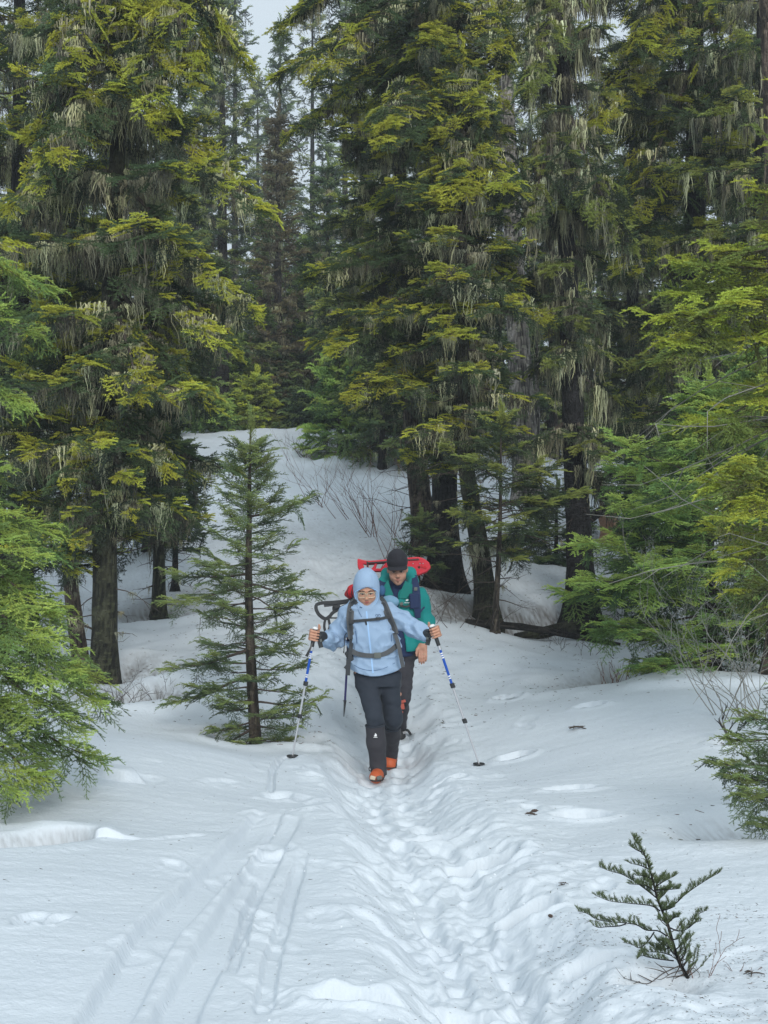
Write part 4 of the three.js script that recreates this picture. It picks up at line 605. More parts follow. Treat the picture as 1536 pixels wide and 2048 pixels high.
// ------------------------------------------------------------------ the woman in blue
const W = { O: P(760, 1556, 11.05) }; W.O.y = gy(W.O.x, W.O.z);
{
  const O = W.O, dy = O.y - P(760, 1556, 11.05).y, p = (px, py, d) => P(px, py, d).add(V(0, dy * smooth(1300, 1556, py), 0));  // legs end on the snow
  const t = thing('person', 'hiker in a pale blue hooded jacket and glasses, walking with a pole in each hand', 'person', O);
  const a = (g) => local(g, O);
  const hO = p(733, 1178.5, 11.05), hM = headFrame(hO, 0.36, 0.02, 0.03), hInv = hM.clone().invert(), hf = HEAD({ w: 1.0 }), hw = (x, y, z) => V(x, y, z).applyMatrix4(hM);
  const tmp = V(), head = (x, y, z) => { tmp.set(x, y, z).applyMatrix4(hInv); return hf(tmp.x, tmp.y, tmp.z); };
  const neck = p(735, 1212, 11.12), shR = p(700, 1222, 11.14), elR = p(661, 1275, 11.18), wrR = p(642, 1273, 10.93), shL = p(779, 1222, 11.14), elL = p(820, 1250, 11.12), wrL = p(855, 1268, 10.97), hipR = p(729, 1345, 11.18), hipL = p(773, 1345, 11.18), knR = p(749, 1430, 11.02), anR = p(757, 1531, 11.12), knL = p(786, 1432, 11.2), anL = p(782, 1500, 11.68);
  const gripR = p(630, 1271, 10.86), gripL = p(869, 1265, 10.86), axR = p(630, 1257, 10.86).sub(p(612, 1363, 10.86)), axL = p(864, 1252, 10.86).sub(p(910, 1392, 10.86));
  const [fR, ptR] = fistField(gripR, axR, -1, wrR), [fL, ptL] = fistField(gripL, axL, 1, wrL);
  const figure = blend(0.05, sections([[p(0, 1205, 11.1).y, neck.x, neck.z, 0.055, 0.055], [p(0, 1222, 11.1).y, p(737, 0, 11.13).x, -11.13, 0.15, 0.085], [p(0, 1262, 11.1).y, p(742, 0, 11.14).x, -11.14, 0.145, 0.1], [p(0, 1300, 11.1).y, p(747, 0, 11.15).x, -11.15, 0.125, 0.09], [p(0, 1345, 11.1).y, p(751, 0, 11.18).x, -11.18, 0.135, 0.1]]), cap(shR, elR, 0.045, 0.036), cap(elR, wrR, 0.036, 0.026), cap(shL, elL, 0.045, 0.036), cap(elL, wrL, 0.036, 0.026), cap(hipR, knR, 0.075, 0.05), cap(knR, anR, 0.048, 0.035), cap(hipL, knL, 0.075, 0.05), cap(knL, anL, 0.048, 0.035), cap(neck, hO.clone().add(V(0, -0.07, -0.04)), 0.055, 0.05));
  const parts = [netMesh(figure, ...box3([neck, shR, elR, wrR, shL, elL, wrL, hipR, hipL, knR, anR, anL], 0.1), 0.013), netMesh(head, ...box3([hO], 0.17), 0.0036), netMesh(fR, ...box3(ptR, 0.035), 0.0032), netMesh(fL, ...box3(ptL, 0.035), 0.0032)];
  part('body', a(joined(parts)), MAT.skin, t);
  // face
  const feat = (name, g, m) => { g.applyMatrix4(hM); return part(name, a(g), m, t); };
  for (const s of [-1, 1]) {
    const e = new THREE.SphereGeometry(0.0115, 14, 10); e.scale(1.25, 0.55, 0.8); feat('eye', e.translate(s * 0.031, -0.001, 0.0775), MAT.eyeWhite);
    const ir = new THREE.SphereGeometry(0.0062, 10, 8); ir.scale(1, 0.9, 0.5); feat('iris', ir.translate(s * 0.031, -0.0015, 0.0865), MAT.iris);
    feat('upper_eyelid', tube([V(s * 0.047, 0.001, 0.079), V(s * 0.031, 0.0058, 0.0875), V(s * 0.016, 0.0015, 0.084)], 0.0024, 6, 8), MAT.hair);
    feat('eyebrow', tube([V(s * 0.05, 0.019, 0.078), V(s * 0.034, 0.027, 0.0885), V(s * 0.014, 0.02, 0.0925)], (q) => 0.0034 * (0.5 + 0.5 * q), 6, 8), MAT.hair);
    const rim = []; for (let k = 0; k <= 24; k++) { const q = k / 24 * Math.PI * 2, c = Math.cos(q), sn = Math.sin(q); rim.push(V(s * 0.034 + Math.sign(c) * Math.abs(c) ** 0.6 * 0.0285, -0.004 + Math.sign(sn) * Math.abs(sn) ** 0.6 * 0.02, 0.104 - 0.008 * Math.abs(c) * (c * s > 0 ? 1 : 0))); }
    feat('glasses_frame', joined([tube(rim, 0.0027, 6, 48), tube([V(s * 0.062, 0.008, 0.098), V(s * 0.08, 0.008, 0.03), V(s * 0.083, 0.002, -0.01)], 0.002, 5, 8), ...(s > 0 ? [tube([V(-0.0055, 0.001, 0.104), V(0, 0.004, 0.106), V(0.0055, 0.001, 0.104)], 0.002, 6, 6)] : [])]), MAT.gilt);
    const l = new THREE.Shape(); rim.forEach((v, k) => k ? l.lineTo(v.x, v.y) : l.moveTo(v.x, v.y)); feat('lens', new THREE.ShapeGeometry(l).translate(0, 0, 0.1), MAT.lens);
    feat('hair', tube([V(s * 0.066, 0.045, 0.052), V(s * 0.071, 0.01, 0.048), V(s * 0.067, -0.035, 0.04)], (q) => 0.008 * (1 - 0.5 * q), 6, 8), MAT.hair);
  }
  feat('upper_lip', tube([V(-0.023, -0.0675, 0.085), V(-0.008, -0.0625, 0.0945), V(0, -0.064, 0.095), V(0.008, -0.0625, 0.0945), V(0.023, -0.0675, 0.085)], (q) => 0.0016 + 0.0032 * Math.sin(q * Math.PI), 6, 12), MAT.lip);
  feat('lower_lip', tube([V(-0.02, -0.0695, 0.086), V(0, -0.0745, 0.093), V(0.02, -0.0695, 0.086)], (q) => 0.0015 + 0.004 * Math.sin(q * Math.PI), 6, 10), MAT.lip);
  // jacket with fitted hood
  const sx = (py, l, r, d, rz) => { const y = p(0, py, 11.1).y, k = 11.12 / F; return [y, ((l + r) / 2 - 768) * k, -d, (r - l) / 2 * k, rz]; };
  const S = [sx(1196, 716, 754, 11.1, 0.075), sx(1207, 706, 766, 11.12, 0.095), sx(1216, 693, 783, 11.13, 0.118), sx(1240, 691, 789, 11.14, 0.138), sx(1270, 697, 792, 11.14, 0.142), sx(1300, 702, 794, 11.15, 0.128), sx(1308, 702, 793, 11.15, 0.122), sx(1318, 701, 798, 11.155, 0.133), sx(1335, 699, 803, 11.16, 0.142), sx(1362, 701, 803, 11.17, 0.142)];
  const tors = sections(S), slR = blend(0.03, cap(p(703, 1226, 11.14), p(676, 1262, 11.17), 0.073, 0.062), cap(p(676, 1262, 11.17), p(663, 1280, 11.17), 0.062, 0.064), cap(p(663, 1280, 11.17), p(646, 1277, 10.97), 0.064, 0.052)), slL = blend(0.03, cap(p(776, 1226, 11.14), p(818, 1249, 11.12), 0.075, 0.062), cap(p(818, 1249, 11.12), p(853, 1270, 11.0), 0.062, 0.056));
  const hood = (x, y, z) => { tmp.set(x, y, z).applyMatrix4(hInv); const q = tmp.clone(); return hoodL(q.x, q.y, q.z); };
  const hoodL = wrinkle(cut(blend(0.05, ell(V(0, 0.035, -0.02), 0.099, 0.125, 0.122), ell(V(0, -0.045, 0.0), 0.09, 0.1, 0.1), cap(V(0, -0.12, -0.005), V(0, -0.17, -0.04), 0.085, 0.1)), blend(0.02, ell(V(0, -0.03, 0.13), 0.088, 0.085, 0.108), ell(V(0, 0.0, 0.13), 0.082, 0.052, 0.106)), 0.012), 0.0035, 12, 16);
  const hem = (x, y, z) => p(0, 1349.5, 11.1).y - 0.05 * ((x - p(749, 0, 11.1).x) / 0.2) ** 2 * -1 - y + 0.004 * gn(x * 14, 3, z * 14);
  const fold = (x, y, z) => { // cloth pulled at the belt, the armpits and the elbows
    const b = Math.exp(-(((y - p(0, 1300, 11.1).y) / 0.06) ** 2)), e = Math.exp(-((x - elR.x) ** 2 + (y - elR.y) ** 2) / 0.006) + Math.exp(-((x - elL.x) ** 2 + (y - elL.y) ** 2) / 0.006), s = Math.exp(-((Math.abs(x - p(739, 0, 11.1).x) - 0.14) ** 2 + (y - p(0, 1245, 11.1).y) ** 2) / 0.004);
    const d1 = 1 - Math.abs(gn(x * 7 + y * 9, y * 5 - x * 6, z * 5)) * 3, arm = Math.exp(-(((x - shR.x + 0.06) / 0.07) ** 2)) + Math.exp(-(((x - shL.x - 0.1) / 0.09) ** 2)); return -0.018 * clamp(d1) * (0.45 + arm) - 0.009 * b * clamp(1 - Math.abs(gn(x * 18, y * 5, z * 9)) * 4) + 0.006 * b * gn(x * 26, y * 9, z * 20) + 0.02 * e * gn(x * 20 + y * 26, y * 12 - x * 14, z * 10) + 0.006 * s * gn(x * 18 + y * 20, y * 22 - x * 10, z * 9);
  };
  const shell = wrinkle(blend(0.04, tors, slR, slL), 0.007, 8, 7), cuffR = (x, y, z) => (p(643.5, 0, 10.95).x - x) * 0.95 + (z + 10.95) * 0.3, cuffL = (x, y, z) => (x - p(856, 0, 10.98).x) * 0.9 + (p(0, 1271, 11).y - y) * 0.35;
  const jf = (x, y, z) => Math.max(Math.min(smin(shell(x, y, z) + fold(x, y, z), hood(x, y, z), 0.03), 9), hem(x, y, z), x < p(700, 0, 11).x ? cuffR(x, y, z) : -9, x > p(800, 0, 11).x ? cuffL(x, y, z) : -9);
  const jb = box3([p(636, 1330, 11.3), p(862, 1136, 10.9), p(740, 1356, 11.34)], 0.05); jb[0].z = -11.36; jb[1].z = -10.86;
  part('jacket', a(netMesh((x, y, z) => { const d = jf(x, y, z); return d; }, ...jb, 0.0065)), MAT.blue, t);
  const onFront = (px, py, lift = 0.002) => { // a place on the front of the jacket
    const x = (px - 768) * 11.02 / F, y = 1.6 - (py - 1024) * 11.02 / F; let z = -10.8; for (let k = 0; k < 60; k++) { const d = jf(x, y, z); if (d < 0.0008) break; z -= Math.max(0.0008, d * 0.7); } return V(x, y, z + lift); };
  part('zip', a(strap([1222, 1240, 1262, 1285, 1303, 1320, 1335, 1346].map((py, i) => onFront(733 + (py - 1222) * 0.105, py, 0.001)), 0.012, 0.004)), MAT.blueTrim, t);
  { // edge of the hood, seams, pocket zips
    const ring = []; for (let k = 0; k <= 30; k++) { const q = k / 30 * Math.PI * 2, x = Math.cos(q) * 0.0905, y = -0.02 + Math.sin(q) * (Math.sin(q) > 0 ? 0.068 : 0.098); let z = 0.2; for (let i = 0; i < 90; i++) { const d = hoodL(x, y, z); if (d < 0.001) break; z -= Math.max(0.0015, d * 0.6); if (z < 0) break; } ring.push(V(x, y, Math.max(z, 0.02))); }
    feat('hood_edge', tube(ring, 0.0036, 6, 60), MAT.blueTrim);
    for (const s of [-1, 1]) { const pts = []; for (let k = 0; k <= 8; k++) { const x = s * (0.035 + 0.012 * Math.sin(k / 8 * 3.1)); let y = 0.05 + k * 0.011, z = 0.2; for (let i = 0; i < 90; i++) { const d = hoodL(x, y, z); if (d < 0.0008) break; z -= Math.max(0.0015, d * 0.6); if (z < -0.05) break; } pts.push(V(x, y, z)); } feat('hood_seam', tube(pts, 0.0018, 5, 24), MAT.blue); }
    for (const pts of [[[711, 1262], [713, 1274], [714, 1287]], [[781, 1258], [783, 1270], [783, 1283]]]) part('pocket_zip', a(strap(pts.map(([x, y]) => onFront(x, y, 0.001)), 0.007, 0.004)), MAT.blueDark, t);
    part('hem_seam', a(tube([708, 720, 733, 746, 760, 774, 790].map((x, i) => onFront(x, [1331, 1337, 1340, 1341, 1339, 1334, 1327][i], 0.0005)), 0.0022, 5, 30)), MAT.blueDark, t);
  }
  part('drawcord', a(tube([onFront(714, 1213, 0.003), onFront(718, 1224, 0.003), onFront(724, 1234, 0.003)], 0.0018, 5, 8)), MAT.blueDark, t);
  part('collar_snap', a(block(onFront(722, 1214.5, 0.0), 0.02, 0.01, 0.006, 0.002, -0.3)), MAT.blueDark, t);
  for (const s of [-1, 1]) part('chest_emblem', a(new THREE.TorusGeometry(0.009, 0.0018, 6, 16).translate(...onFront(756 + s * 2.6, 1231, 0.002).toArray())), MAT.blueDark, t);
  // trousers, gaiters, boots
  const legs = blend(0.03, sections([[p(0, 1322, 11.1).y, p(750, 0, 11.16).x, -11.17, 0.165, 0.115], [p(0, 1352, 11.1).y, p(755, 0, 11.16).x, -11.18, 0.178, 0.125], [p(0, 1372, 11.1).y, p(757, 0, 11.16).x, -11.18, 0.17, 0.115]]), cap(p(734, 1362, 11.16), p(749, 1432, 11.02), 0.089, 0.064), cap(p(749, 1432, 11.02), p(753, 1462, 11.05), 0.064, 0.062), cap(p(777, 1362, 11.18), p(786, 1432, 11.2), 0.089, 0.067), cap(p(786, 1432, 11.2), p(783, 1462, 11.4), 0.07, 0.062));
  part('trousers', a(netMesh((x, y, z) => Math.max(wrinkle(legs, 0.010, 8, 14)(x, y, z), y - p(0, 1342, 11.1).y + 0.01), ...box3([p(700, 1330, 11.35), p(812, 1475, 10.88), p(760, 1400, 11.55)], 0.05), 0.0075)), MAT.black, t);
  const gait = (k, an, foot, topR) => { const f = wrinkle(blend(0.02, cap(k, k.clone().lerp(an, 0.45), topR, topR * 1.02), cap(k.clone().lerp(an, 0.45), an, topR * 1.02, topR * 0.82), cap(an, foot, topR * 0.82, topR * 0.84)), 0.004, 10, 12), n = foot.clone().sub(k).normalize();
    part('gaiter', a(netMesh((x, y, z) => { const s = (x - k.x) * n.x + (y - k.y) * n.y + (z - k.z) * n.z; return Math.max(f(x, y, z), -s, s - k.distanceTo(foot)); }, ...box3([k, foot], 0.09), 0.006)), MAT.gaiter, t);
    part('gaiter_band', a(new THREE.TorusGeometry(topR * 1.0, 0.006, 6, 24).applyQuaternion(new THREE.Quaternion().setFromUnitVectors(V(0, 0, 1), n)).translate(k.x, k.y, k.z)), MAT.black, t); };
  gait(p(750, 1446, 11.03), p(756, 1520, 11.09), p(757.5, 1544, 11.07), 0.073); gait(p(785, 1446, 11.27), p(783, 1492, 11.55), p(782, 1507, 11.6), 0.064);
  const b1 = boot(t, O, p(757, 1533, 11.13), p(752, 1553, 10.90), { upper: MAT.orange });
  boot(t, O, p(782, 1500, 11.66), p(780, 1528, 11.52), { upper: MAT.orange });
  for (const s of [-1, 1]) part('toe_guard', a(block(p(752 + s * 6.5, 1549, 10.87), 0.042, 0.03, 0.024, 0.008, s * 0.25)), s < 0 ? MAT.beige : MAT.plasticGrey, t);
  part('gaiter_lace', a(tube([p(741, 1536, 11.05), p(738, 1532, 11.03), p(739.5, 1527, 11.03)], 0.004, 5, 8)), MAT.plastic, t);
  const fl = new THREE.Shape(); [[-5, -2], [-5, 4], [-3, 1.5], [-2, 7], [0, 11], [1.5, 6], [3, 8], [5, 3], [4, -2]].forEach(([x, y], i) => i ? fl.lineTo(x * 0.0021, y * 0.0021) : fl.moveTo(x * 0.0021, y * 0.0021));
  const em = p(751, 1467, 10.955); part('gaiter_emblem', a(joined([new THREE.ExtrudeGeometry(fl, { depth: 0.0015, bevelEnabled: false }).toNonIndexed().translate(em.x, em.y, em.z), new THREE.BoxGeometry(0.03, 0.004, 0.0015).toNonIndexed().translate(em.x, em.y - 0.011, em.z)])), MAT.white, t);
  Object.assign(W, { p, onFront, gripR, gripL, axR, axL, wrR, wrL, jf });

  // trekking poles, one in each hand
  const pole = (label, top, tip, tilt) => {
    const g = thing('trekking_pole', label, 'trekking pole', tip), L = (q) => top.clone().lerp(tip, q).sub(tip), bit = (name, q0, q1, r0, m, r1 = r0, sides = 12) => part(name, tube([L(q0), L((q0 + q1) / 2), L(q1)], (s) => lerp(r0, r1, s), sides, 6), m, g);
    bit('grip', 0.0, 0.135, 0.0165, MAT.plastic, 0.0145); const ax = top.clone().sub(tip).normalize();
    const k = new THREE.SphereGeometry(0.0215, 16, 10); k.scale(1, 0.62, 1); k.applyQuaternion(new THREE.Quaternion().setFromUnitVectors(V(0, 1, 0), ax)); const kp = L(0.0).addScaledVector(ax, 0.004); part('grip_cap', k.translate(kp.x, kp.y, kp.z), MAT.white, g);
    bit('collar', 0.135, 0.165, 0.0125, MAT.silver); bit('upper_shaft', 0.165, 0.405, 0.0098, MAT.poleBlue); bit('lock', 0.40, 0.432, 0.0165, MAT.plastic); bit('middle_shaft', 0.432, 0.655, 0.0083, MAT.silver); bit('lock', 0.65, 0.68, 0.015, MAT.plastic); bit('lower_shaft', 0.68, 0.975, 0.0069, MAT.silver); bit('tip', 0.975, 1.02, 0.0058, MAT.darkMetal, 0.003);
    for (const q of [0.185, 0.2, 0.215, 0.345, 0.36]) part('shaft_graphic', tube([L(q), L(q + 0.009)], 0.0101, 12, 1), MAT.white, g);
    for (const q of [0.416, 0.665]) { const c = L(q); part('lock_lever', block(V(c.x + 0.012, c.y, c.z + 0.012), 0.016, 0.032, 0.012, 0.003, tilt), MAT.plastic, g); }
    const b = new THREE.CylinderGeometry(0.042, 0.046, 0.007, 20); const bp = L(0.967); part('basket', b.translate(bp.x, bp.y, bp.z), MAT.plastic, g);
    return g;
  };
  const set = (px, py, d, sink) => { const q = P(px, py, d); q.y = gy(q.x, q.z) - sink; return q; };
  pole('blue and silver trekking pole with a white-topped grip in the hand on the left', p(630.5, 1258, 10.86), set(583.5, 1526, 10.86, 0.02), -0.18);
  { const g = scene.children[scene.children.length - 1], o = g.position; part('strap_tail', strap([p(625, 1286, 10.84).sub(o), p(619, 1300, 10.83).sub(o), p(613, 1313, 10.83).sub(o)], (q) => 0.008 + 0.016 * q, 0.004), MAT.plastic, g); }
  pole('blue and silver trekking pole planted in the snow on the right of the trail', p(864.5, 1253, 10.86), set(961, 1527, 10.86, 0.02), 0.33);
  // straps of the poles round the wrists
  for (const [wr, gr, top, s, lab] of [[wrR, gripR, p(630.5, 1258, 10.86), 1, 'black strap cuff round the wrist by the left-hand pole'], [wrL, gripL, p(864.5, 1253, 10.86), -1, 'black strap cuff round the wrist by the right-hand pole']]) {
    const g = thing('wrist_strap', lab, 'wrist strap', wr), d = wr.clone().sub(gr).normalize(), up = V(0, 1, 0);
    const ring = []; const sd = d.clone().cross(V(0, 0, 1)).normalize(), fw = sd.clone().cross(d); for (let k = 0; k <= 16; k++) { const q = k / 16 * Math.PI * 2; ring.push(sd.clone().multiplyScalar(Math.cos(q) * 0.037).addScaledVector(fw, Math.sin(q) * 0.037)); }
    part('cuff', netMesh(cap(d.clone().multiplyScalar(0.02), d.clone().multiplyScalar(-0.028), 0.041, 0.036), V(-0.09, -0.09, -0.09), V(0.09, 0.09, 0.09), 0.006), MAT.plastic, g); part('loop', tube([V(0, 0.02, 0.03), top.clone().sub(wr).lerp(V(0, 0, 0), 0.4).add(V(0.008 * s, 0, 0.02)), top.clone().sub(wr).add(V(0.01 * s, -0.02, 0.012))], 0.009, 6, 10), MAT.plastic, g);
    part('strap_end', block(V(-0.004 * s, -0.055, 0.028), 0.034, 0.055, 0.01, 0.003, 0.25 * s), MAT.plastic, g); part('logo_patch', block(V(0.0, -0.022, 0.047), 0.018, 0.03, 0.004, 0.001, 0.25 * s), MAT.plasticGrey, g);
  }
  // the pack
  const bp = thing('backpack', 'dark grey backpack with a red top, strapped over the pale blue jacket', 'backpack', p(748, 1300, 11.42)), bO = bp.position, b = (g) => local(g, bO);
  const bag = wrinkle(blend(0.05, ell(p(746, 1255, 11.42), 0.165, 0.25, 0.125), ell(p(748, 1305, 11.4), 0.15, 0.14, 0.11)), 0.006, 9, 7);
  part('bag', b(netMesh(bag, ...box3([p(690, 1340, 11.56), p(800, 1180, 11.28)], 0.1), 0.012)), MAT.strap, bp);
  part('red_lid', b(netMesh(wrinkle(blend(0.02, ell(p(700, 1186, 11.36), 0.036, 0.044, 0.07), ell(p(707, 1178, 11.4), 0.034, 0.036, 0.07), ell(p(722, 1182, 11.4), 0.07, 0.05, 0.07)), 0.014, 14, 14), ...box3([p(685, 1205, 11.5), p(745, 1160, 11.26)], 0.03), 0.007)), MAT.redCloth, bp);
  part('side_panel', b(block(p(697, 1292, 11.26), 0.03, 0.19, 0.05, 0.012)), MAT.redCloth, bp);
  part('rolled_layer', b(netMesh(wrinkle(ell(p(780, 1204, 11.3), 0.07, 0.052, 0.07), 0.006, 14, 12), ...box3([p(780, 1204, 11.3)], 0.1), 0.008)), MAT.tealPack, bp);
  for (const [x, y0, y1] of [[697, 1176, 1193], [706, 1172, 1196]]) part('lid_cord', b(tube([p(x, y0, 11.29), p(x - 3, (y0 + y1) / 2, 11.285), p(x, y1, 11.29)], 0.003, 5, 8)), MAT.plastic, bp);
  const sl = [onFront(712, 1200, 0.006), onFront(704, 1208, 0.008), onFront(701, 1222, 0.008), onFront(700, 1240, 0.008), onFront(702, 1262, 0.007), onFront(703, 1278, 0.005)], sr = [onFront(760, 1200, 0.006), onFront(768, 1209, 0.008), onFront(775, 1225, 0.008), onFront(781, 1241, 0.008), onFront(787, 1256, 0.006), onFront(790, 1268, 0.004)];
  for (const q of [sl, sr]) { part('shoulder_strap', b(strap(q, 0.052, 0.014)), MAT.strapGrey, bp); part('strap_webbing', b(strap(q.map((v) => v.clone().add(V(0, 0, 0.009))), 0.021, 0.005)), MAT.strap, bp); for (const s of [-1, 1]) part('strap_piping', b(tube(q.map((v) => v.clone().add(V(s * 0.025, 0, 0.003))), 0.0035, 5, 18)), MAT.strapEdge, bp); }
  part('strap_webbing', b(strap([sr[5], p(797, 1290, 11.0), p(801, 1310, 10.99), p(806, 1334, 11.0)], 0.03, 0.005)), MAT.strapGrey, bp);
  part('strap_webbing', b(strap([sl[5], p(702, 1292, 11.05), p(699, 1318, 11.04), p(694, 1333, 11.04), p(690, 1337, 11.04)], 0.03, 0.006)), MAT.strap, bp);
  part('hanging_webbing', b(strap([p(697, 1318, 11.03), p(696.5, 1334, 11.03), p(695.5, 1350, 11.03)], 0.034, 0.005)), MAT.strap, bp);
  part('hanging_cord', b(tube([p(698, 1262, 11.08), p(690, 1270, 11.08), p(688.5, 1290, 11.08), p(687.5, 1306, 11.08)], 0.0035, 5, 12)), MAT.plastic, bp); part('cord_lock', b(block(p(687.4, 1304, 11.08), 0.009, 0.018, 0.008)), MAT.plastic, bp);
  part('sternum_strap', b(strap([onFront(706, 1242, 0.012), onFront(722, 1240.5, 0.008), onFront(740, 1239, 0.008), onFront(760, 1237, 0.008), onFront(778, 1233.5, 0.012)], 0.021, 0.006)), MAT.strap, bp); part('buckle', b(block(onFront(756, 1237, 0.014), 0.034, 0.026, 0.012, 0.004, 0.06)), MAT.plastic, bp);
  part('strap_tail', b(strap([onFront(731, 1240, 0.012), onFront(733, 1249, 0.006)], 0.012, 0.003, V(0, 0, 1), 3)), MAT.plastic, bp);
  for (const s of [[703, 1243], [776, 1234]]) part('strap_slider', b(block(onFront(s[0], s[1], 0.016), 0.034, 0.03, 0.01, 0.003)), MAT.plastic, bp);
  part('strap_ring', b(new THREE.TorusGeometry(0.011, 0.003, 6, 16).translate(...onFront(766, 1207, 0.024).toArray())), MAT.strapEdge, bp); part('strap_ring', b(new THREE.TorusGeometry(0.011, 0.003, 6, 16).translate(...onFront(701, 1220, 0.024).toArray())), MAT.strapEdge, bp);
  part('hip_belt', b(strap([p(697, 1302, 11.13), onFront(703, 1303, 0.01), onFront(714, 1308, 0.008), onFront(730, 1310.5, 0.007), onFront(750, 1311, 0.007), onFront(768, 1308, 0.007), onFront(782, 1301, 0.008), onFront(791, 1294, 0.01), p(797, 1290, 11.13)], (q) => 0.042 - 0.008 * Math.sin(q * Math.PI), 0.009, V(0, 0, 1), 30)), MAT.strapGrey, bp);
  part('buckle', b(block(onFront(755, 1310.5, 0.016), 0.056, 0.045, 0.014, 0.006, 0.05)), MAT.plasticGrey, bp); part('belt_wing', b(block(p(699, 1312, 11.1), 0.05, 0.085, 0.06, 0.015, 0.5)), MAT.strap, bp);
  // third pole, upside down on the side of the pack
  const tp = thing('trekking_pole', 'dark violet pole hanging tip down from the side of the grey backpack', 'trekking pole', p(688, 1429, 11.1)), tl = (g) => local(g, tp.position);
  part('shaft', tl(tube([p(693.5, 1340, 11.12), p(690, 1400, 11.12)], 0.0085, 10, 2)), MAT.poleViolet, tp); part('tip', tl(tube([p(690.2, 1398, 11.12), p(688.6, 1418, 11.12), p(687.6, 1430, 11.12)], (s) => 0.0105 - 0.008 * s, 10, 5)), MAT.plastic, tp); part('joint', tl(tube([p(690.1, 1398, 11.12), p(689.9, 1402, 11.12)], 0.0115, 10, 1)), MAT.plastic, tp); part('upper_shaft', tl(tube([p(697, 1215, 11.3), p(696, 1300, 11.17), p(693.5, 1342, 11.12)], 0.0095, 8, 6)), MAT.poleViolet, tp);
  // black snowshoes on the pack
  const ss = thing('snowshoe', 'black snowshoe sticking out sideways from the back of the grey backpack', 'snowshoe', p(665, 1220, 11.38)), so = (g) => local(g, ss.position), ring = (pts, w, th, d = 11.36) => strap(pts.map(([x, y, q]) => p(x, y, d + (q ?? 0))), w, th, V(0, 0, 1), 40);
  part('frame', so(ring([[712, 1197], [692, 1202], [664, 1205], [641, 1206.5], [633, 1210], [632, 1217], [637, 1228], [645, 1235], [651, 1237.5], [659, 1233], [665, 1226], [674, 1220], [690, 1212], [712, 1206]], 0.026, 0.035)), MAT.plastic, ss);
  part('tail', so(ring([[652, 1236], [649, 1246], [649, 1257], [652, 1263.5], [656, 1262], [659.5, 1252], [657, 1238]], 0.019, 0.032)), MAT.plastic, ss);
  part('deck', so(ring([[700, 1203], [680, 1207], [662, 1210], [648, 1211.5]], 0.022, 0.01)), MAT.strapGrey, ss); part('crossbar', so(ring([[668, 1223], [667, 1216], [670, 1208]], 0.02, 0.02)), MAT.plastic, ss); part('binding_strap', so(ring([[655, 1235.5], [668, 1236], [682, 1236]], 0.014, 0.006)), MAT.strapEdge, ss);
  part('binding', so(block(p(674, 1213.5, 11.34), 0.05, 0.03, 0.03, 0.006, 0.35)), MAT.plastic, ss);
}
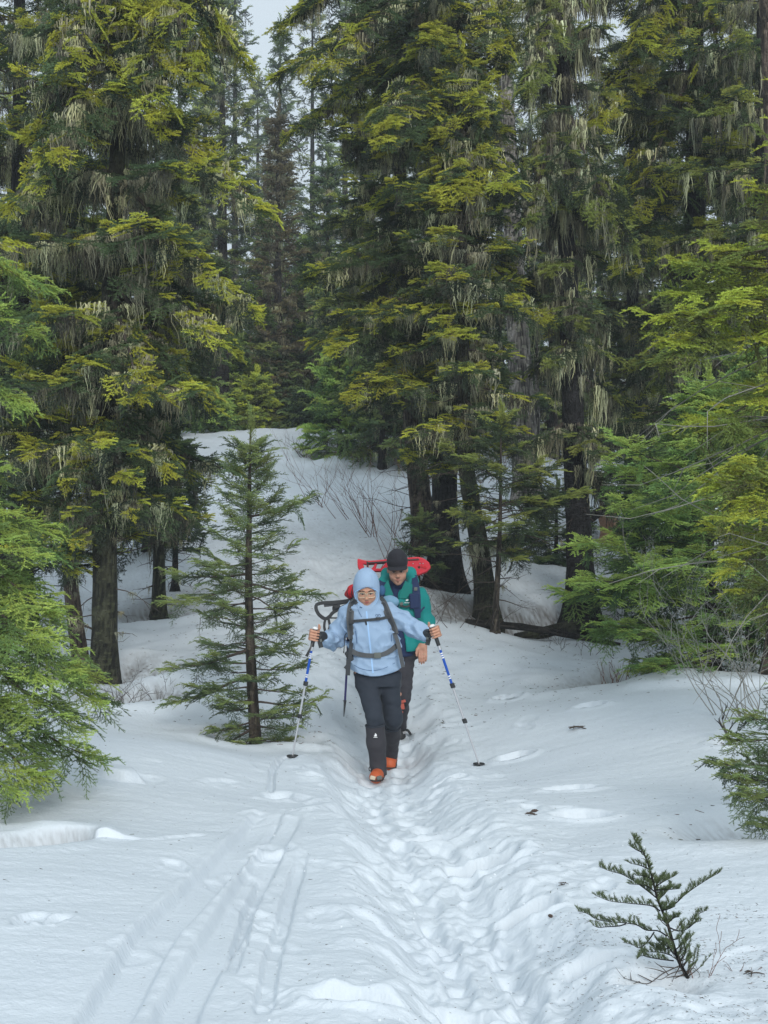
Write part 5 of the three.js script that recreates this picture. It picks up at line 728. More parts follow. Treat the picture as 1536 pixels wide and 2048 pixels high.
// ------------------------------------------------------------------ the man in teal
{
  const O = P(798, 1460, 12.45); const want = O.y; O.y = gy(O.x, O.z); const dy = O.y - want, p = (px, py, d) => P(px, py, d).add(V(0, dy * smooth(1290, 1450, py), 0));
  const t = thing('person', 'man in a teal jacket and black cap, walking close behind the hiker in blue', 'person', O), a = (g) => local(g, O);
  const hO = p(795, 1138, 12.33), hM = headFrame(hO, 0.25, 0.0, 0.04), hInv = hM.clone().invert(), hf = HEAD({ w: 1.06 }), tmp = V();
  const head = (x, y, z) => { tmp.set(x, y, z).applyMatrix4(hInv); return hf(tmp.x, tmp.y, tmp.z); };
  const neck = p(798, 1176, 12.46), shL = p(842, 1188, 12.5), elL = p(854, 1240, 12.52), wrL = p(845, 1286, 12.36), shR = p(762, 1190, 12.5), elR = p(748, 1240, 12.55), wrR = p(756, 1285, 12.42), hipL = p(812, 1305, 12.52), knL = p(803, 1385, 12.38), anL = p(799, 1446, 12.6), hipR = p(782, 1305, 12.52), knR = p(778, 1378, 12.3), anR = p(776, 1462, 12.42);
  const figure = blend(0.05, sections([[p(0, 1170, 12.4).y, neck.x, neck.z, 0.06, 0.06], [p(0, 1188, 12.4).y, p(801, 0, 12.5).x, -12.5, 0.17, 0.095], [p(0, 1235, 12.4).y, p(800, 0, 12.5).x, -12.5, 0.16, 0.11], [p(0, 1275, 12.4).y, p(798, 0, 12.5).x, -12.5, 0.145, 0.105], [p(0, 1306, 12.4).y, p(797, 0, 12.52).x, -12.52, 0.15, 0.11]]), cap(shL, elL, 0.05, 0.04), cap(elL, wrL, 0.04, 0.03), cap(shR, elR, 0.05, 0.04), cap(elR, wrR, 0.04, 0.03), cap(hipL, knL, 0.08, 0.055), cap(knL, anL, 0.052, 0.038), cap(hipR, knR, 0.08, 0.055), cap(knR, anR, 0.052, 0.038), cap(neck, hO.clone().add(V(0, -0.07, -0.05)), 0.06, 0.055));
  const hand = (wr, m) => { // hanging, fingers loosely bent, the back of the hand outward
    const k = (x, y, z) => wr.clone().add(V(x * m, y, z)), fs = [], pts = [wr, k(-0.06, -0.12, 0.05), k(0.04, -0.12, 0.05)];
    [[-0.027, 0.0098, 0.92], [-0.008, 0.0104, 1.0], [0.012, 0.01, 0.95], [0.03, 0.0088, 0.8]].forEach(([x, r, l]) => { const q0 = k(x, -0.072, 0.012), q1 = k(x * 1.05, -0.072 - 0.048 * l, 0.024), q2 = k(x * 1.0, -0.072 - 0.082 * l, 0.018), q3 = k(x * 0.95, -0.072 - 0.103 * l, 0.004); fs.push(blend(0.004, cap(q0, q1, r * 1.15, r), cap(q1, q2, r, r * 0.93), cap(q2, q3, r * 0.92, r * 0.75))); pts.push(q1, q2); });
    const palm = blend(0.02, cap(k(-0.012, -0.01, 0), k(-0.022, -0.068, 0.01), 0.026, 0.017), cap(k(0.012, -0.01, 0), k(0.024, -0.066, 0.01), 0.026, 0.016), cap(wr.clone().add(V(0, 0.05, 0)), k(0, -0.03, 0.002), 0.028, 0.03)), th = blend(0.006, cap(k(-0.022, -0.025, 0.006), k(-0.046, -0.055, 0.022), 0.0165, 0.013), cap(k(-0.046, -0.055, 0.022), k(-0.052, -0.085, 0.03), 0.012, 0.0105), cap(k(-0.052, -0.085, 0.03), k(-0.05, -0.105, 0.03), 0.0105, 0.0085));
    const all = [...fs, th]; return [(x, y, z) => { let g = 1e9; for (const q of all) g = Math.min(g, q(x, y, z)); return smin(palm(x, y, z), g, 0.007); }, pts]; };
  const [h1, q1] = hand(wrL, 1), [h2, q2] = hand(wrR, -1);
  part('body', a(joined([netMesh(figure, ...box3([neck, shL, elL, wrL, shR, elR, wrR, anL, anR, hipL], 0.1), 0.014), netMesh(head, ...box3([hO], 0.17), 0.004), netMesh(h1, ...box3(q1, 0.045), 0.0035), netMesh(h2, ...box3(q2, 0.045), 0.0035)])), MAT.skinMan, t);
  part('ring', a(new THREE.TorusGeometry(0.0115, 0.0025, 6, 16).rotateX(1.3).translate(wrL.x + 0.012, wrL.y - 0.094, wrL.z + 0.019)), MAT.gilt, t);
  const feat = (name, g, m) => { g.applyMatrix4(hM); return part(name, a(g), m, t); };
  for (const s of [-1, 1]) {
    const e = new THREE.SphereGeometry(0.0115, 14, 10); e.scale(1.25, 0.5, 0.8); feat('eye', e.translate(s * 0.031, -0.001, 0.0775), MAT.eyeWhite); const ir = new THREE.SphereGeometry(0.006, 10, 8); ir.scale(1, 0.8, 0.5); feat('iris', ir.translate(s * 0.031, -0.002, 0.0865), MAT.iris);
    feat('eyebrow', tube([V(s * 0.052, 0.017, 0.077), V(s * 0.034, 0.025, 0.089), V(s * 0.013, 0.018, 0.0935)], 0.0038, 6, 8), MAT.hair); feat('upper_eyelid', tube([V(s * 0.047, 0.001, 0.079), V(s * 0.031, 0.0055, 0.0875), V(s * 0.016, 0.0015, 0.084)], 0.0025, 6, 8), MAT.hair);
  }
  feat('moustache', tube([V(-0.025, -0.062, 0.083), V(-0.009, -0.0535, 0.0935), V(0, -0.0525, 0.0945), V(0.009, -0.0535, 0.0935), V(0.025, -0.062, 0.083)], (q) => 0.0016 + 0.0022 * Math.sin(q * Math.PI), 6, 12), std(rgb(0.15, 0.08, 0.06), 0.9)); feat('chin_beard', tube([V(-0.007, -0.089, 0.082), V(0, -0.093, 0.084), V(0.007, -0.089, 0.082)], 0.003, 6, 6), std(rgb(0.17, 0.09, 0.065), 0.9));
  feat('upper_lip', tube([V(-0.02, -0.067, 0.086), V(0, -0.0635, 0.095), V(0.02, -0.067, 0.086)], (q) => 0.0016 + 0.003 * Math.sin(q * Math.PI), 6, 10), MAT.lipMan); feat('lower_lip', tube([V(-0.019, -0.07, 0.086), V(0, -0.0745, 0.0935), V(0.019, -0.07, 0.086)], (q) => 0.0016 + 0.0042 * Math.sin(q * Math.PI), 6, 10), MAT.lipMan);
  feat('hair', netMesh((x, y, z) => Math.max(ell(V(0, 0.03, -0.035), 0.083, 0.1, 0.09)(x, y, z), y - 0.045, z - 0.012 - 0.2 * (y + 0.02), -0.05 - y), V(-0.1, -0.09, -0.14), V(0.1, 0.07, 0.05), 0.006), MAT.hair);
  // cap: crown, brim, button
  const crown = netMesh((x, y, z) => { const d = blend(0.03, ell(V(0, 0.064, -0.018), 0.09, 0.108, 0.112), ell(V(0, 0.09, 0.02), 0.075, 0.07, 0.075))(x, y, z), seam = 0.0022 * Math.exp(-((x / 0.004) ** 2)); return Math.max(d - seam, 0.026 + 0.12 * Math.max(0, -z - 0.02) - y, -(d + 0.007)); }, V(-0.12, 0, -0.15), V(0.12, 0.2, 0.14), 0.0048);
  feat('cap_crown', crown, MAT.capDark);
  const brim = netMesh((x, y, z) => { const yy = 0.048 - 0.17 * (z - 0.08) - 3.4 * x * x; return Math.max(Math.abs(y - yy) - 0.0042, Math.hypot(x / 0.087, (z - 0.05) / 0.108) * 0.1 - 0.1, 0.065 - z - 0.3 * Math.abs(x)); }, V(-0.11, -0.06, 0.0), V(0.11, 0.08, 0.2), 0.0042);
  feat('cap_brim', brim, MAT.capDark); feat('cap_button', new THREE.SphereGeometry(0.008, 10, 8).scale(1, 0.5, 1).translate(0, 0.168, -0.01), MAT.capDark);
  // shirt, jacket with open front and hood lying on the collar
  const sx = (py, l, r, d, rz) => [p(0, py, 12.4).y, ((l + r) / 2 - 768) * 12.45 / F, -d, (r - l) / 2 * 12.45 / F, rz];
  const shirt = sections([sx(1163, 782, 812, 12.42, 0.07), sx(1172, 778, 818, 12.44, 0.085), sx(1185, 762, 836, 12.48, 0.12), sx(1240, 762, 838, 12.48, 0.135), sx(1290, 766, 832, 12.49, 0.135), sx(1312, 768, 830, 12.5, 0.135)]);
  part('shirt', a(netMesh(wrinkle(blend(0.03, shirt, ell(p(797, 1168, 12.41), 0.072, 0.04, 0.075)), 0.004, 10, 12), ...box3([p(755, 1316, 12.66), p(846, 1155, 12.3)], 0.06), 0.0085)), MAT.navy, t);
  const S = [sx(1172, 776, 822, 12.45, 0.1), sx(1180, 762, 842, 12.48, 0.13), sx(1196, 756, 852, 12.49, 0.152), sx(1240, 757, 850, 12.49, 0.168), sx(1280, 758, 845, 12.5, 0.165), sx(1312, 758, 841, 12.5, 0.17)];
  const sleeve = (s, e, w) => blend(0.03, cap(s, e, 0.08, 0.07), cap(e, w.clone().add(V(0, 0.015, 0)), 0.07, 0.058));
  const openL = (y) => lerp(0, 1, 0), jt = blend(0.045, sections(S), sleeve(p(839, 1192, 12.5), p(852, 1240, 12.52), p(845, 1284, 12.38)), sleeve(p(764, 1194, 12.5), elR, wrR));
  const open = (x, y, z) => { const py = 1024 + (1.6 - y) * F / 12.3, c = lerp(789, 797, smooth(1170, 1300, py)), w = 6 + 17 * (1 - smooth(1160, 1190, py)) + 9 * smooth(1225, 1300, py); return Math.max(Math.abs(x - (c - 768) * 12.3 / F) - w * 12.3 / F, -12.44 - z); };
  const jf = (x, y, z) => { const d = wrinkle(jt, 0.02, 8, 7)(x, y, z), py = 1024 + (1.6 - y) * F / 12.4, hem = py - 1304 + 0.06 * Math.abs((x - p(800, 0, 12.4).x) * 230) - 3 * gn(x * 9, 1, z * 9); return Math.max(d, hem * 0.0042, x > p(838, 0, 12.4).x && y < p(0, 1270, 12.4).y ? p(0, 1291, 12.4).y - y : -9, -open(x, y, z), shirt(x, y, z) < 0.004 ? 0.006 - shirt(x, y, z) : -9); };
  part('jacket', a(netMesh((x, y, z) => { const armL = sleeve(p(839, 1192, 12.5), p(852, 1240, 12.52), p(845, 1284, 12.38))(x, y, z); return Math.min(jf(x, y, z), Math.max(wrinkle(() => armL, 0.013, 9, 9)(x, y, z), p(0, 1292, 12.4).y - y, -(y - 9))); }, ...box3([p(742, 1320, 12.72), p(868, 1160, 12.28)], 0.05), 0.0085)), MAT.teal, t);
  const roll = (pts, r, m) => part('hood', a(netMesh(wrinkle(blend(0.03, ...pts.slice(1).map((q, i) => cap(pts[i], q, r[i], r[i + 1]))), 0.006, 14, 14), ...box3(pts, 0.09), 0.0075)), m, t);
  roll([p(769, 1186, 12.4), p(768, 1165, 12.46), p(775, 1148, 12.55), p(797, 1142, 12.62), p(820, 1146, 12.55), p(826, 1162, 12.45), p(818, 1180, 12.37)], [0.03, 0.045, 0.05, 0.05, 0.05, 0.045, 0.032], MAT.teal);
  const flap = (pts, name = 'collar') => { const s = new THREE.Shape(); pts.forEach(([x, y], i) => { const q = p(x, y, 12.3); i ? s.lineTo(q.x, q.y) : s.moveTo(q.x, q.y); }); return part(name, a(new THREE.ExtrudeGeometry(s, { depth: 0.012, bevelEnabled: true, bevelSize: 0.004, bevelThickness: 0.004, bevelSegments: 2 }).translate(0, 0, -12.335)), MAT.tealDark, t); };
  flap([[811, 1163], [801, 1185], [798, 1196], [812, 1197], [824, 1186], [824, 1170]]); flap([[776, 1160], [780, 1176], [786, 1190], [772, 1192], [764, 1180]]);
  // white mark and word on the chest
  const { FontLoader } = await import('three/addons/loaders/FontLoader.js'), { TextGeometry } = await import('three/addons/geometries/TextGeometry.js');
  const font = await new FontLoader().loadAsync('fonts/droid/droid_sans_bold.typeface.json'), word = new TextGeometry("ARC'TERYX", { font, size: 0.0085, depth: 0.002, curveSegments: 3 }); const wp = p(808.5, 1206.5, 12.306); part('chest_word', a(word.translate(wp.x, wp.y, wp.z)), MAT.white, t);
  const bird = new THREE.Shape(); [[0, 0], [3, 5], [1, 9], [6, 8], [9, 11], [11, 8], [17, 9], [12, 5], [14, 1], [9, 4], [6, 0], [5, 3]].forEach(([x, y], i) => i ? bird.lineTo(x * 0.0017, y * 0.0017) : bird.moveTo(0, 0)); const bpx = p(811, 1202.5, 12.306); part('chest_emblem', a(new THREE.ExtrudeGeometry(bird, { depth: 0.002, bevelEnabled: false }).translate(bpx.x, bpx.y, bpx.z)), MAT.white, t);
  // trousers, boots
  const legs = blend(0.03, sections([[p(0, 1290, 12.4).y, p(798, 0, 12.5).x, -12.5, 0.16, 0.12], [p(0, 1318, 12.4).y, p(799, 0, 12.5).x, -12.52, 0.155, 0.12]]), cap(p(809, 1315, 12.5), p(805, 1385, 12.38), 0.092, 0.066), cap(p(805, 1385, 12.38), p(799, 1442, 12.58), 0.066, 0.055), cap(p(783, 1315, 12.5), knR, 0.092, 0.068), cap(knR, anR, 0.066, 0.055));
  part('trousers', a(netMesh((x, y, z) => Math.max(wrinkle(legs, 0.013, 9, 15)(x, y, z), y - p(0, 1296, 12.4).y), ...box3([p(750, 1290, 12.7), p(835, 1466, 12.2)], 0.06), 0.0085)), cloth(rgb(0.035, 0.034, 0.042), 0.85), t);
  [[802.5, 1393, 0.05, 0.024, 0.3], [801.5, 1402, 0.036, 0.05, 0.15], [800.8, 1412, 0.02, 0.018, 0]].forEach(([x, y, w, h, r]) => part('orange_print', a(block(p(x + 3, y, 12.30), w, h, 0.008, 0.003, r)), MAT.orangeDull, t));
  boot(t, O, p(799, 1448, 12.62), p(800, 1460, 12.42), { upper: MAT.rubber }); boot(t, O, p(776, 1462, 12.45), p(775, 1474, 12.24), { upper: MAT.rubber });
  part('crampon_strap', a(strap([p(806, 1449, 12.45), p(815, 1446.5, 12.42), p(822, 1456, 12.42)], 0.022, 0.006)), MAT.plastic, t); part('crampon_buckle', a(block(p(809, 1451, 12.43), 0.03, 0.022, 0.012, 0.003, 0.3)), MAT.steel, t);
  // the pack: shoulder straps and what shows of the bag
  const bp = thing('backpack', 'dark navy backpack worn by the man in teal, one strap over his shoulder', 'backpack', p(800, 1240, 12.75)), b = (g) => local(g, bp.position);
  part('bag', b(netMesh(wrinkle(blend(0.05, ell(p(797, 1235, 12.76), 0.17, 0.3, 0.11), ell(p(790, 1150, 12.72), 0.12, 0.07, 0.07)), 0.007, 8, 8), ...box3([p(750, 1310, 12.9), p(846, 1130, 12.62)], 0.08), 0.012)), MAT.navy, bp);
  const fr = (px, py, d) => p(px, py, d); part('shoulder_strap', b(strap([fr(829, 1152, 12.44), fr(831, 1168, 12.345), fr(833, 1185, 12.315), fr(834, 1200, 12.305), fr(835, 1220, 12.30), fr(836, 1236, 12.31)], (q) => 0.045 + 0.02 * Math.sin(q * 3.14), 0.016)), MAT.navy, bp);
  part('strap_pouch', b(block(fr(829, 1202, 12.30), 0.085, 0.13, 0.035, 0.012, 0.08)), MAT.navy, bp); part('strap_slider', b(block(fr(831.5, 1178, 12.31), 0.03, 0.03, 0.012, 0.004)), MAT.plasticGrey, bp);
  part('shoulder_strap', b(strap([fr(766, 1158, 12.48), fr(764, 1172, 12.36), fr(765, 1190, 12.33), fr(766, 1215, 12.31)], 0.055, 0.016)), MAT.navy, bp); part('bottle_pocket', b(netMesh(ell(fr(764, 1181, 12.3), 0.03, 0.045, 0.03), ...box3([fr(764, 1181, 12.3)], 0.06), 0.006)), cloth(rgb(0.03, 0.1, 0.22)), bp);
  part('sternum_strap', b(strap([fr(799, 1211, 12.30), fr(812, 1213, 12.296), fr(826, 1209, 12.30)], 0.016, 0.006)), MAT.plastic, bp); part('buckle', b(block(fr(803, 1207.5, 12.297), 0.03, 0.026, 0.014, 0.004, 0.5)), MAT.plasticGrey, bp);
  part('compression_strap', b(strap([fr(836, 1232, 12.30), fr(842, 1222, 12.305), fr(849, 1214, 12.34)], 0.014, 0.005)), MAT.navy, bp);
  // red snowshoes lashed across the top of the pack
  const shoe = (label, oy, dz, flip) => {
    const c = p(788, 1131 + oy, 12.72 + dz), s = thing('snowshoe', label, 'snowshoe', c), u = (px, py) => { const q = p(px, py, 12.7); return [q.x - p(788, 1131, 12.7).x, q.y - p(788, 1131, 12.7).y]; };
    const sh = new THREE.Shape(); [[715.5, 1119.5], [735, 1124], [771, 1121], [816, 1118], [838, 1116.5], [850, 1121], [858, 1127], [860.5, 1134], [853, 1142], [838, 1148.5], [815, 1146], [785, 1141], [756, 1141], [720, 1141], [716, 1131]].forEach(([x, y], i) => { const q = u(x, y); i ? sh.lineTo(...q) : sh.moveTo(...q); });
    const hole = (pts) => { const h = new THREE.Path(); pts.forEach(([x, y], i) => { const q = u(x, y); i ? h.lineTo(...q) : h.moveTo(...q); }); h.closePath(); sh.holes.push(h); };
    hole([[726, 1126.5], [733, 1128], [733, 1137], [729, 1136.5]]); hole([[737, 1128], [750, 1127], [744, 1137], [737, 1137]]); hole([[754, 1126.5], [772, 1124.5], [762, 1137], [751, 1137]]); hole([[836, 1132], [840.5, 1132], [840, 1137], [836, 1137]]); hole([[838, 1126], [842, 1124.5], [843, 1128]]); hole([[847, 1131], [851, 1132], [850, 1136], [846, 1136]]);
    part('deck', new THREE.ExtrudeGeometry(sh, { depth: 0.014, bevelEnabled: true, bevelSize: 0.004, bevelThickness: 0.004, bevelSegments: 2, curveSegments: 4 }), MAT.red, s);
    const rail = [[715.5, 1119], [735, 1123], [771, 1120.5], [816, 1117], [838, 1115.8], [850, 1120.5], [858, 1127]].map(([x, y]) => { const q = u(x, y); return V(q[0], q[1], 0.012); }); part('rail', tube(rail, 0.008, 7, 30), MAT.red, s);
    part('rail_edge', tube(rail.slice(1, 5).map((q) => q.clone().add(V(0, -0.012, 0.014))), 0.006, 6, 20), MAT.plastic, s); const q = u(735, 1130); part('binding_strap', block(V(q[0], q[1], 0.022), 0.012, 0.07, 0.008, 0.002, 0.1), MAT.plastic, s); const k = u(848, 1134); part('heel_plate', block(V(k[0], k[1], 0.02), 0.05, 0.02, 0.012, 0.004, -0.3), MAT.redCloth, s);
    for (const x of [826, 840, 846]) { const e = u(x, 1127); part('rivet', new THREE.SphereGeometry(0.006, 8, 6).translate(e[0], e[1], 0.018), MAT.steel, s); }
    return s;
  };
  shoe('red snowshoe lashed level across the top of the navy backpack, the front one', 0, 0); shoe('red snowshoe tucked behind the front red snowshoe on the navy backpack', 2.5, 0.045);
}
// ------------------------------------------------------------------ sapling, shrubs, stump, log, cones, litter
{ // the small sapling in the near snow on the right, limb by limb
  const D = 4.95, q = (X, Y, dz = 0) => P(1150 + X / 4.8, 1650 + Y / 4.8, D + dz), base = foot(1150 + 1085 / 4.8, D), O = base.clone(), dy = base.y - q(1085, 1440).y, w = (X, Y, dz) => q(X, Y, dz).add(V(0, dy, 0)).sub(O);
  const t = thing('sapling', 'small dark sapling leaning left out of the near snow on the right', 'sapling', O), r = rng(501), nb = needleBuf();
  const stem = [[1100, 1475], [1075, 1430], [1000, 1290], [930, 1080], [890, 930], [830, 780], [790, 680], [740, 480], [690, 320], [620, 170], [558, 92]].map(([x, y]) => w(x, y)); part('stem', tube(stem, (s) => 0.0062 * (1 - s) ** 0.8 + 0.0010, 9, 60, (s, a) => 1 + 0.12 * gn(s * 30, Math.cos(a), Math.sin(a))), BARK.dark, t);
  const boughs = [ // points, depth at the tip, needle density, how dense
    [[[725, 410], [640, 370], [530, 345]], 0.03, 1], [[[640, 235], [590, 215], [525, 175]], -0.02, 1], [[[800, 690], [660, 580], [560, 510], [450, 450], [340, 420], [230, 378]], 0.05, 1.1], [[[815, 800], [740, 755], [640, 740], [480, 725], [330, 705], [200, 655]], -0.06, 0.9], [[[885, 1045], [800, 995], [680, 985], [600, 940], [500, 920], [330, 905], [200, 880], [120, 830], [25, 805]], 0.06, 1.1], [[[490, 925], [430, 945], [300, 955], [220, 960], [165, 935]], 0.02, 0.8], [[[760, 1005], [710, 1080], [650, 1140], [605, 1155], [550, 1125], [460, 1105]], -0.06, 0.7], [[[945, 1280], [850, 1270], [700, 1245], [640, 1230], [590, 1265]], -0.08, 0.9], [[[840, 772], [950, 740], [1050, 650], [1160, 570], [1270, 500], [1385, 435]], -0.05, 1], [[[900, 960], [1000, 995], [1080, 970], [1150, 870], [1200, 825], [1270, 795]], 0.04, 0.9], [[[1090, 965], [1160, 910], [1210, 900]], 0.02, 0.8], [[[785, 560], [860, 515], [960, 465]], 0.05, 1.2], [[[940, 1078], [1000, 1062], [1035, 1000], [1010, 900]], 0.05, 0.7], [[[960, 1180], [1040, 1110], [1115, 1050]], -0.05, 0.8], [[[1040, 1335], [1095, 1250], [1100, 1170]], 0.06, 0.4], [[[770, 620], [680, 560], [520, 545]], -0.07, 1], [[[780, 600], [860, 600], [1000, 590]], -0.08, 1], [[[760, 560], [700, 520], [650, 500]], 0.08, 1.3], [[[770, 580], [800, 520], [880, 470]], 0.1, 1.3], [[[830, 800], [880, 790], [960, 760]], -0.1, 0.8], [[[920, 1060], [860, 1130], [780, 1080]], 0.08, 0.9], [[[940, 1130], [830, 1180], [720, 1130]], 0.1, 0.9], [[[930, 1230], [820, 1200], [640, 1200]], 0.08, 0.9], [[[1000, 1300], [1060, 1200], [1040, 1100]], -0.1, 0.5], [[[980, 1250], [900, 1150], [880, 1100]], -0.1, 0.6], [[[800, 690], [860, 640], [920, 560]], 0.1, 1.1], [[[900, 950], [850, 900], [790, 880]], -0.08, 0.8], [[[880, 930], [950, 870], [1000, 860]], -0.06, 0.8], [[[740, 500], [680, 470], [580, 460]], -0.05, 1.2]];
  for (const [pts, dz, den] of boughs) {
    const c = pts.map(([x, y], i) => w(x, y, dz * i / (pts.length - 1))), cv = new THREE.CatmullRomCurve3(c, false, 'centripetal'), L = cv.getLength(); part('branch', tube(c, (s) => 0.0019 * (1 - s) + 0.0007, 6, c.length * 5), BARK.dark, t);
    for (let s = 0.012; s < L; s += 0.0066 / den) { // short upright shoots with rosettes of needles
      const k = s / L; if (k < 0.18 && r() < 0.7) continue; const p0 = cv.getPointAt(k), T = cv.getTangentAt(k), d = V((r() - 0.5) * 1.5, 0.55 + 0.5 * r(), (r() - 0.5) * 1.6).addScaledVector(T, 0.3 + 0.6 * r()).normalize(), len = (0.012 + 0.026 * r()) * (1 - 0.35 * k);
      twigNeedles(nb, r, p0, d, len, { step: 0.0024, needle: 0.0135, nw: 0.0022, stick: 0.0016 }, [0.5, 0.4, 0.35]); const tip = p0.clone().addScaledVector(d, len), sd = V(1, 0, 0);
      for (let j = 0; j < 5; j++) { const e = d.clone().add(V((r() - 0.5) * 1.5, (r() - 0.3), (r() - 0.5) * 1.5)).normalize(), g = 0.8 + 0.4 * r(); needle(nb, tip, e, e.clone().cross(sd).normalize(), 0.013 * (0.7 + 0.5 * r()), 0.0019, [g, g, g]); }
    }
    for (let s = L * 0.6; s < L; s += 0.003) { const p0 = cv.getPointAt(s / L), T = cv.getTangentAt(s / L); const e = T.clone().add(V((r() - 0.5), 0.7 * r(), (r() - 0.5))).normalize(); needle(nb, p0, e, e.clone().cross(V(0, 1, 0)).normalize(), 0.011, 0.0017, [1, 1, 1]); }
  }
  for (let i = 0; i < 26; i++) { // fine shoots low on the stem
    const cv = new THREE.CatmullRomCurve3(stem), p0 = cv.getPoint(0.06 + 0.34 * r()), a = r() * 6.28, d = V(Math.cos(a), 0.5 + 0.8 * r(), Math.sin(a)).normalize(), L = 0.035 + 0.06 * r(), p1 = p0.clone().addScaledVector(d, L * 0.6), d2 = d.clone().add(V((r() - 0.5), 0.5, (r() - 0.5))).normalize(), p2 = p1.clone().addScaledVector(d2, L * 0.5);
    part('shoot', tube([p0, p1, p2], (s) => 0.0013 * (1 - s) + 0.0006, 5, 6), WOOD.twig, t); if (r() < 0.75) for (let k = 0; k < 4; k++) twigNeedles(nb, r, p1.clone().lerp(p2, k / 3), d2.clone().add(V((r() - 0.5) * 1.4, 0.3, (r() - 0.5) * 1.4)).normalize(), 0.016, { step: 0.0024, needle: 0.0125, nw: 0.0021, stick: 0.0016 });
  }
  for (let s = 0.5; s < 1; s += 0.012) { const k = Math.min(0.99, s), cv = new THREE.CatmullRomCurve3(stem), p0 = cv.getPoint(k), d = V((r() - 0.5) * 2, 0.8, (r() - 0.5) * 2).normalize(); twigNeedles(nb, r, p0, d, 0.018, { step: 0.0022, needle: 0.014, nw: 0.0026, stick: 0.002 }); }
  part('needles', needleGeo(nb), new THREE.MeshStandardMaterial({ color: rgb(0.095, 0.13, 0.055), roughness: 0.75, vertexColors: true, side: THREE.DoubleSide }), t).userData.kind = 'stuff';
  const twigs = [[[1000, 1330], [850, 1400], [700, 1500], [590, 1480], [470, 1440], [390, 1345]], [[620, 1480], [560, 1500]], [[470, 1440], [505, 1500]], [[540, 1465], [530, 1390]], [[740, 1480], [620, 1420], [600, 1410]], [[860, 1390], [760, 1360], [670, 1345]], [[1060, 1420], [900, 1440], [760, 1490]], [[1050, 1400], [1130, 1350], [1190, 1400], [1200, 1430]], [[1060, 1400], [960, 1450], [880, 1490]], [[1040, 1370], [930, 1400], [820, 1460], [720, 1430]], [[1075, 1420], [1100, 1300], [1130, 1290], [1180, 1370]], [[1010, 1330], [960, 1420], [930, 1490]], [[1080, 1430], [1150, 1440], [1195, 1400]], [[950, 1350], [820, 1330], [760, 1290]], [[900, 1420], [840, 1350], [780, 1310]]];
  twigs.forEach((pts, i) => { const dz = (r() - 0.5) * 0.16; part('bare_twig', tube(pts.map(([x, y], k) => { const v = w(x, y, dz * k / pts.length); return v; }), (s) => 0.0015 * (1 - s) + 0.0006, 5, pts.length * 4), WOOD.twig, t); });
}
// bare shrubs: stems that fork into fine twigs
function shrub(name, label, base, o) {
  const t = thing(name, label, o.category ?? 'shrub', base, o.group), r = rng(o.seed), fine = [];
  const grow = (p, d, L, rad, lev, out) => { const pts = [p]; let c = p.clone(), e = d.clone(); const n = 4; for (let k = 0; k < n; k++) { c = c.clone().addScaledVector(e, L / n); e.add(V((r() - 0.5) * o.crook, (r() - 0.5) * o.crook * 0.7 + (o.rise ?? 0.05), (r() - 0.5) * o.crook)).normalize(); pts.push(c);
      if (lev > 0 && k > 0) for (let m = 0; m < (o.forks ?? 1); m++) if (r() < 0.75) grow(c, e.clone().add(V((r() - 0.5) * 1.7, (r() - 0.35) * 0.9, (r() - 0.5) * 1.7)).normalize(), L * (0.35 + 0.3 * r()), rad * 0.6, lev - 1, fine); }
    out.push(tube(pts, (s) => Math.max(0.0009, rad * (1 - 0.75 * s)), lev > 1 ? 5 : 3, lev > 1 ? 8 : 4)); };
  for (let i = 0; i < o.stems; i++) { const a = (o.az ?? 0) + (r() - 0.5) * (o.fan ?? 6.28), s = V(Math.cos(a), 0, Math.sin(a)), main = []; grow(V((r() - 0.5) * o.spread, -0.03, (r() - 0.5) * o.spread), s.multiplyScalar(o.out ?? 0.6).add(V(0, 1, 0)).normalize(), o.h * (0.6 + 0.6 * r()), o.r ?? 0.005, o.levels ?? 2, main); main.forEach((g) => part('stem', g, o.m, t)); }
  if (fine.length) part('twigs', joined(fine), o.m, t).userData.kind = 'stuff'; return t;
}
const bare = 'bare shrubs poking through the snow';
[[650, 22.5, 0.75, 7, 'bare reddish shrub on the slope, leftmost above the hikers', 0.9], [705, 21.5, 0.65, 8, 'bare reddish shrub on the slope straight above the blue hood', 0.8], [765, 20.5, 0.95, 12, 'widest bare shrub on the slope beside the brown leaning trunk', 0.7], [800, 18.5, 0.75, 9, 'bare shrub just above the cap of the man in teal', 0.6]].forEach(([px, d, h, n, label, out], i) => shrub('bare_shrub', label, foot(px, d), { seed: 600 + i, stems: n, h, r: 0.0055, spread: 0.5, crook: 0.35, out, levels: 2, m: WOOD.red, group: bare, az: 2.6, fan: 4.2 }));
shrub('bare_shrub', 'bare twigs melting out of the snow in front of the left pair of trunks', foot(262, 12.8), { seed: 610, stems: 16, h: 0.36, spread: 0.5, crook: 0.4, out: 1.3, levels: 2, m: WOOD.twig });
shrub('bare_shrub', 'bare twigs lining the hollow in the snow under the layered green fir', foot(1290, 12.9), { seed: 611, stems: 18, h: 0.2, spread: 0.9, crook: 0.3, out: 0.7, levels: 2, m: WOOD.red });
shrub('bare_shrub', 'small dead forked stem standing in the snow near the right edge', foot(1462, 9.9), { seed: 612, stems: 2, h: 0.3, r: 0.013, spread: 0.03, crook: 0.8, out: 0.25, levels: 2, m: BARK.grey });
shrub('bare_shrub', 'grey tangle of bare twigs at the right edge in front of the layered fir', foot(1500, 10.6), { seed: 613, stems: 22, h: 0.95, r: 0.0045, spread: 0.5, crook: 0.9, out: 0.9, levels: 3, forks: 1, m: WOOD.greyTwig, az: 3.1, fan: 3.6 });
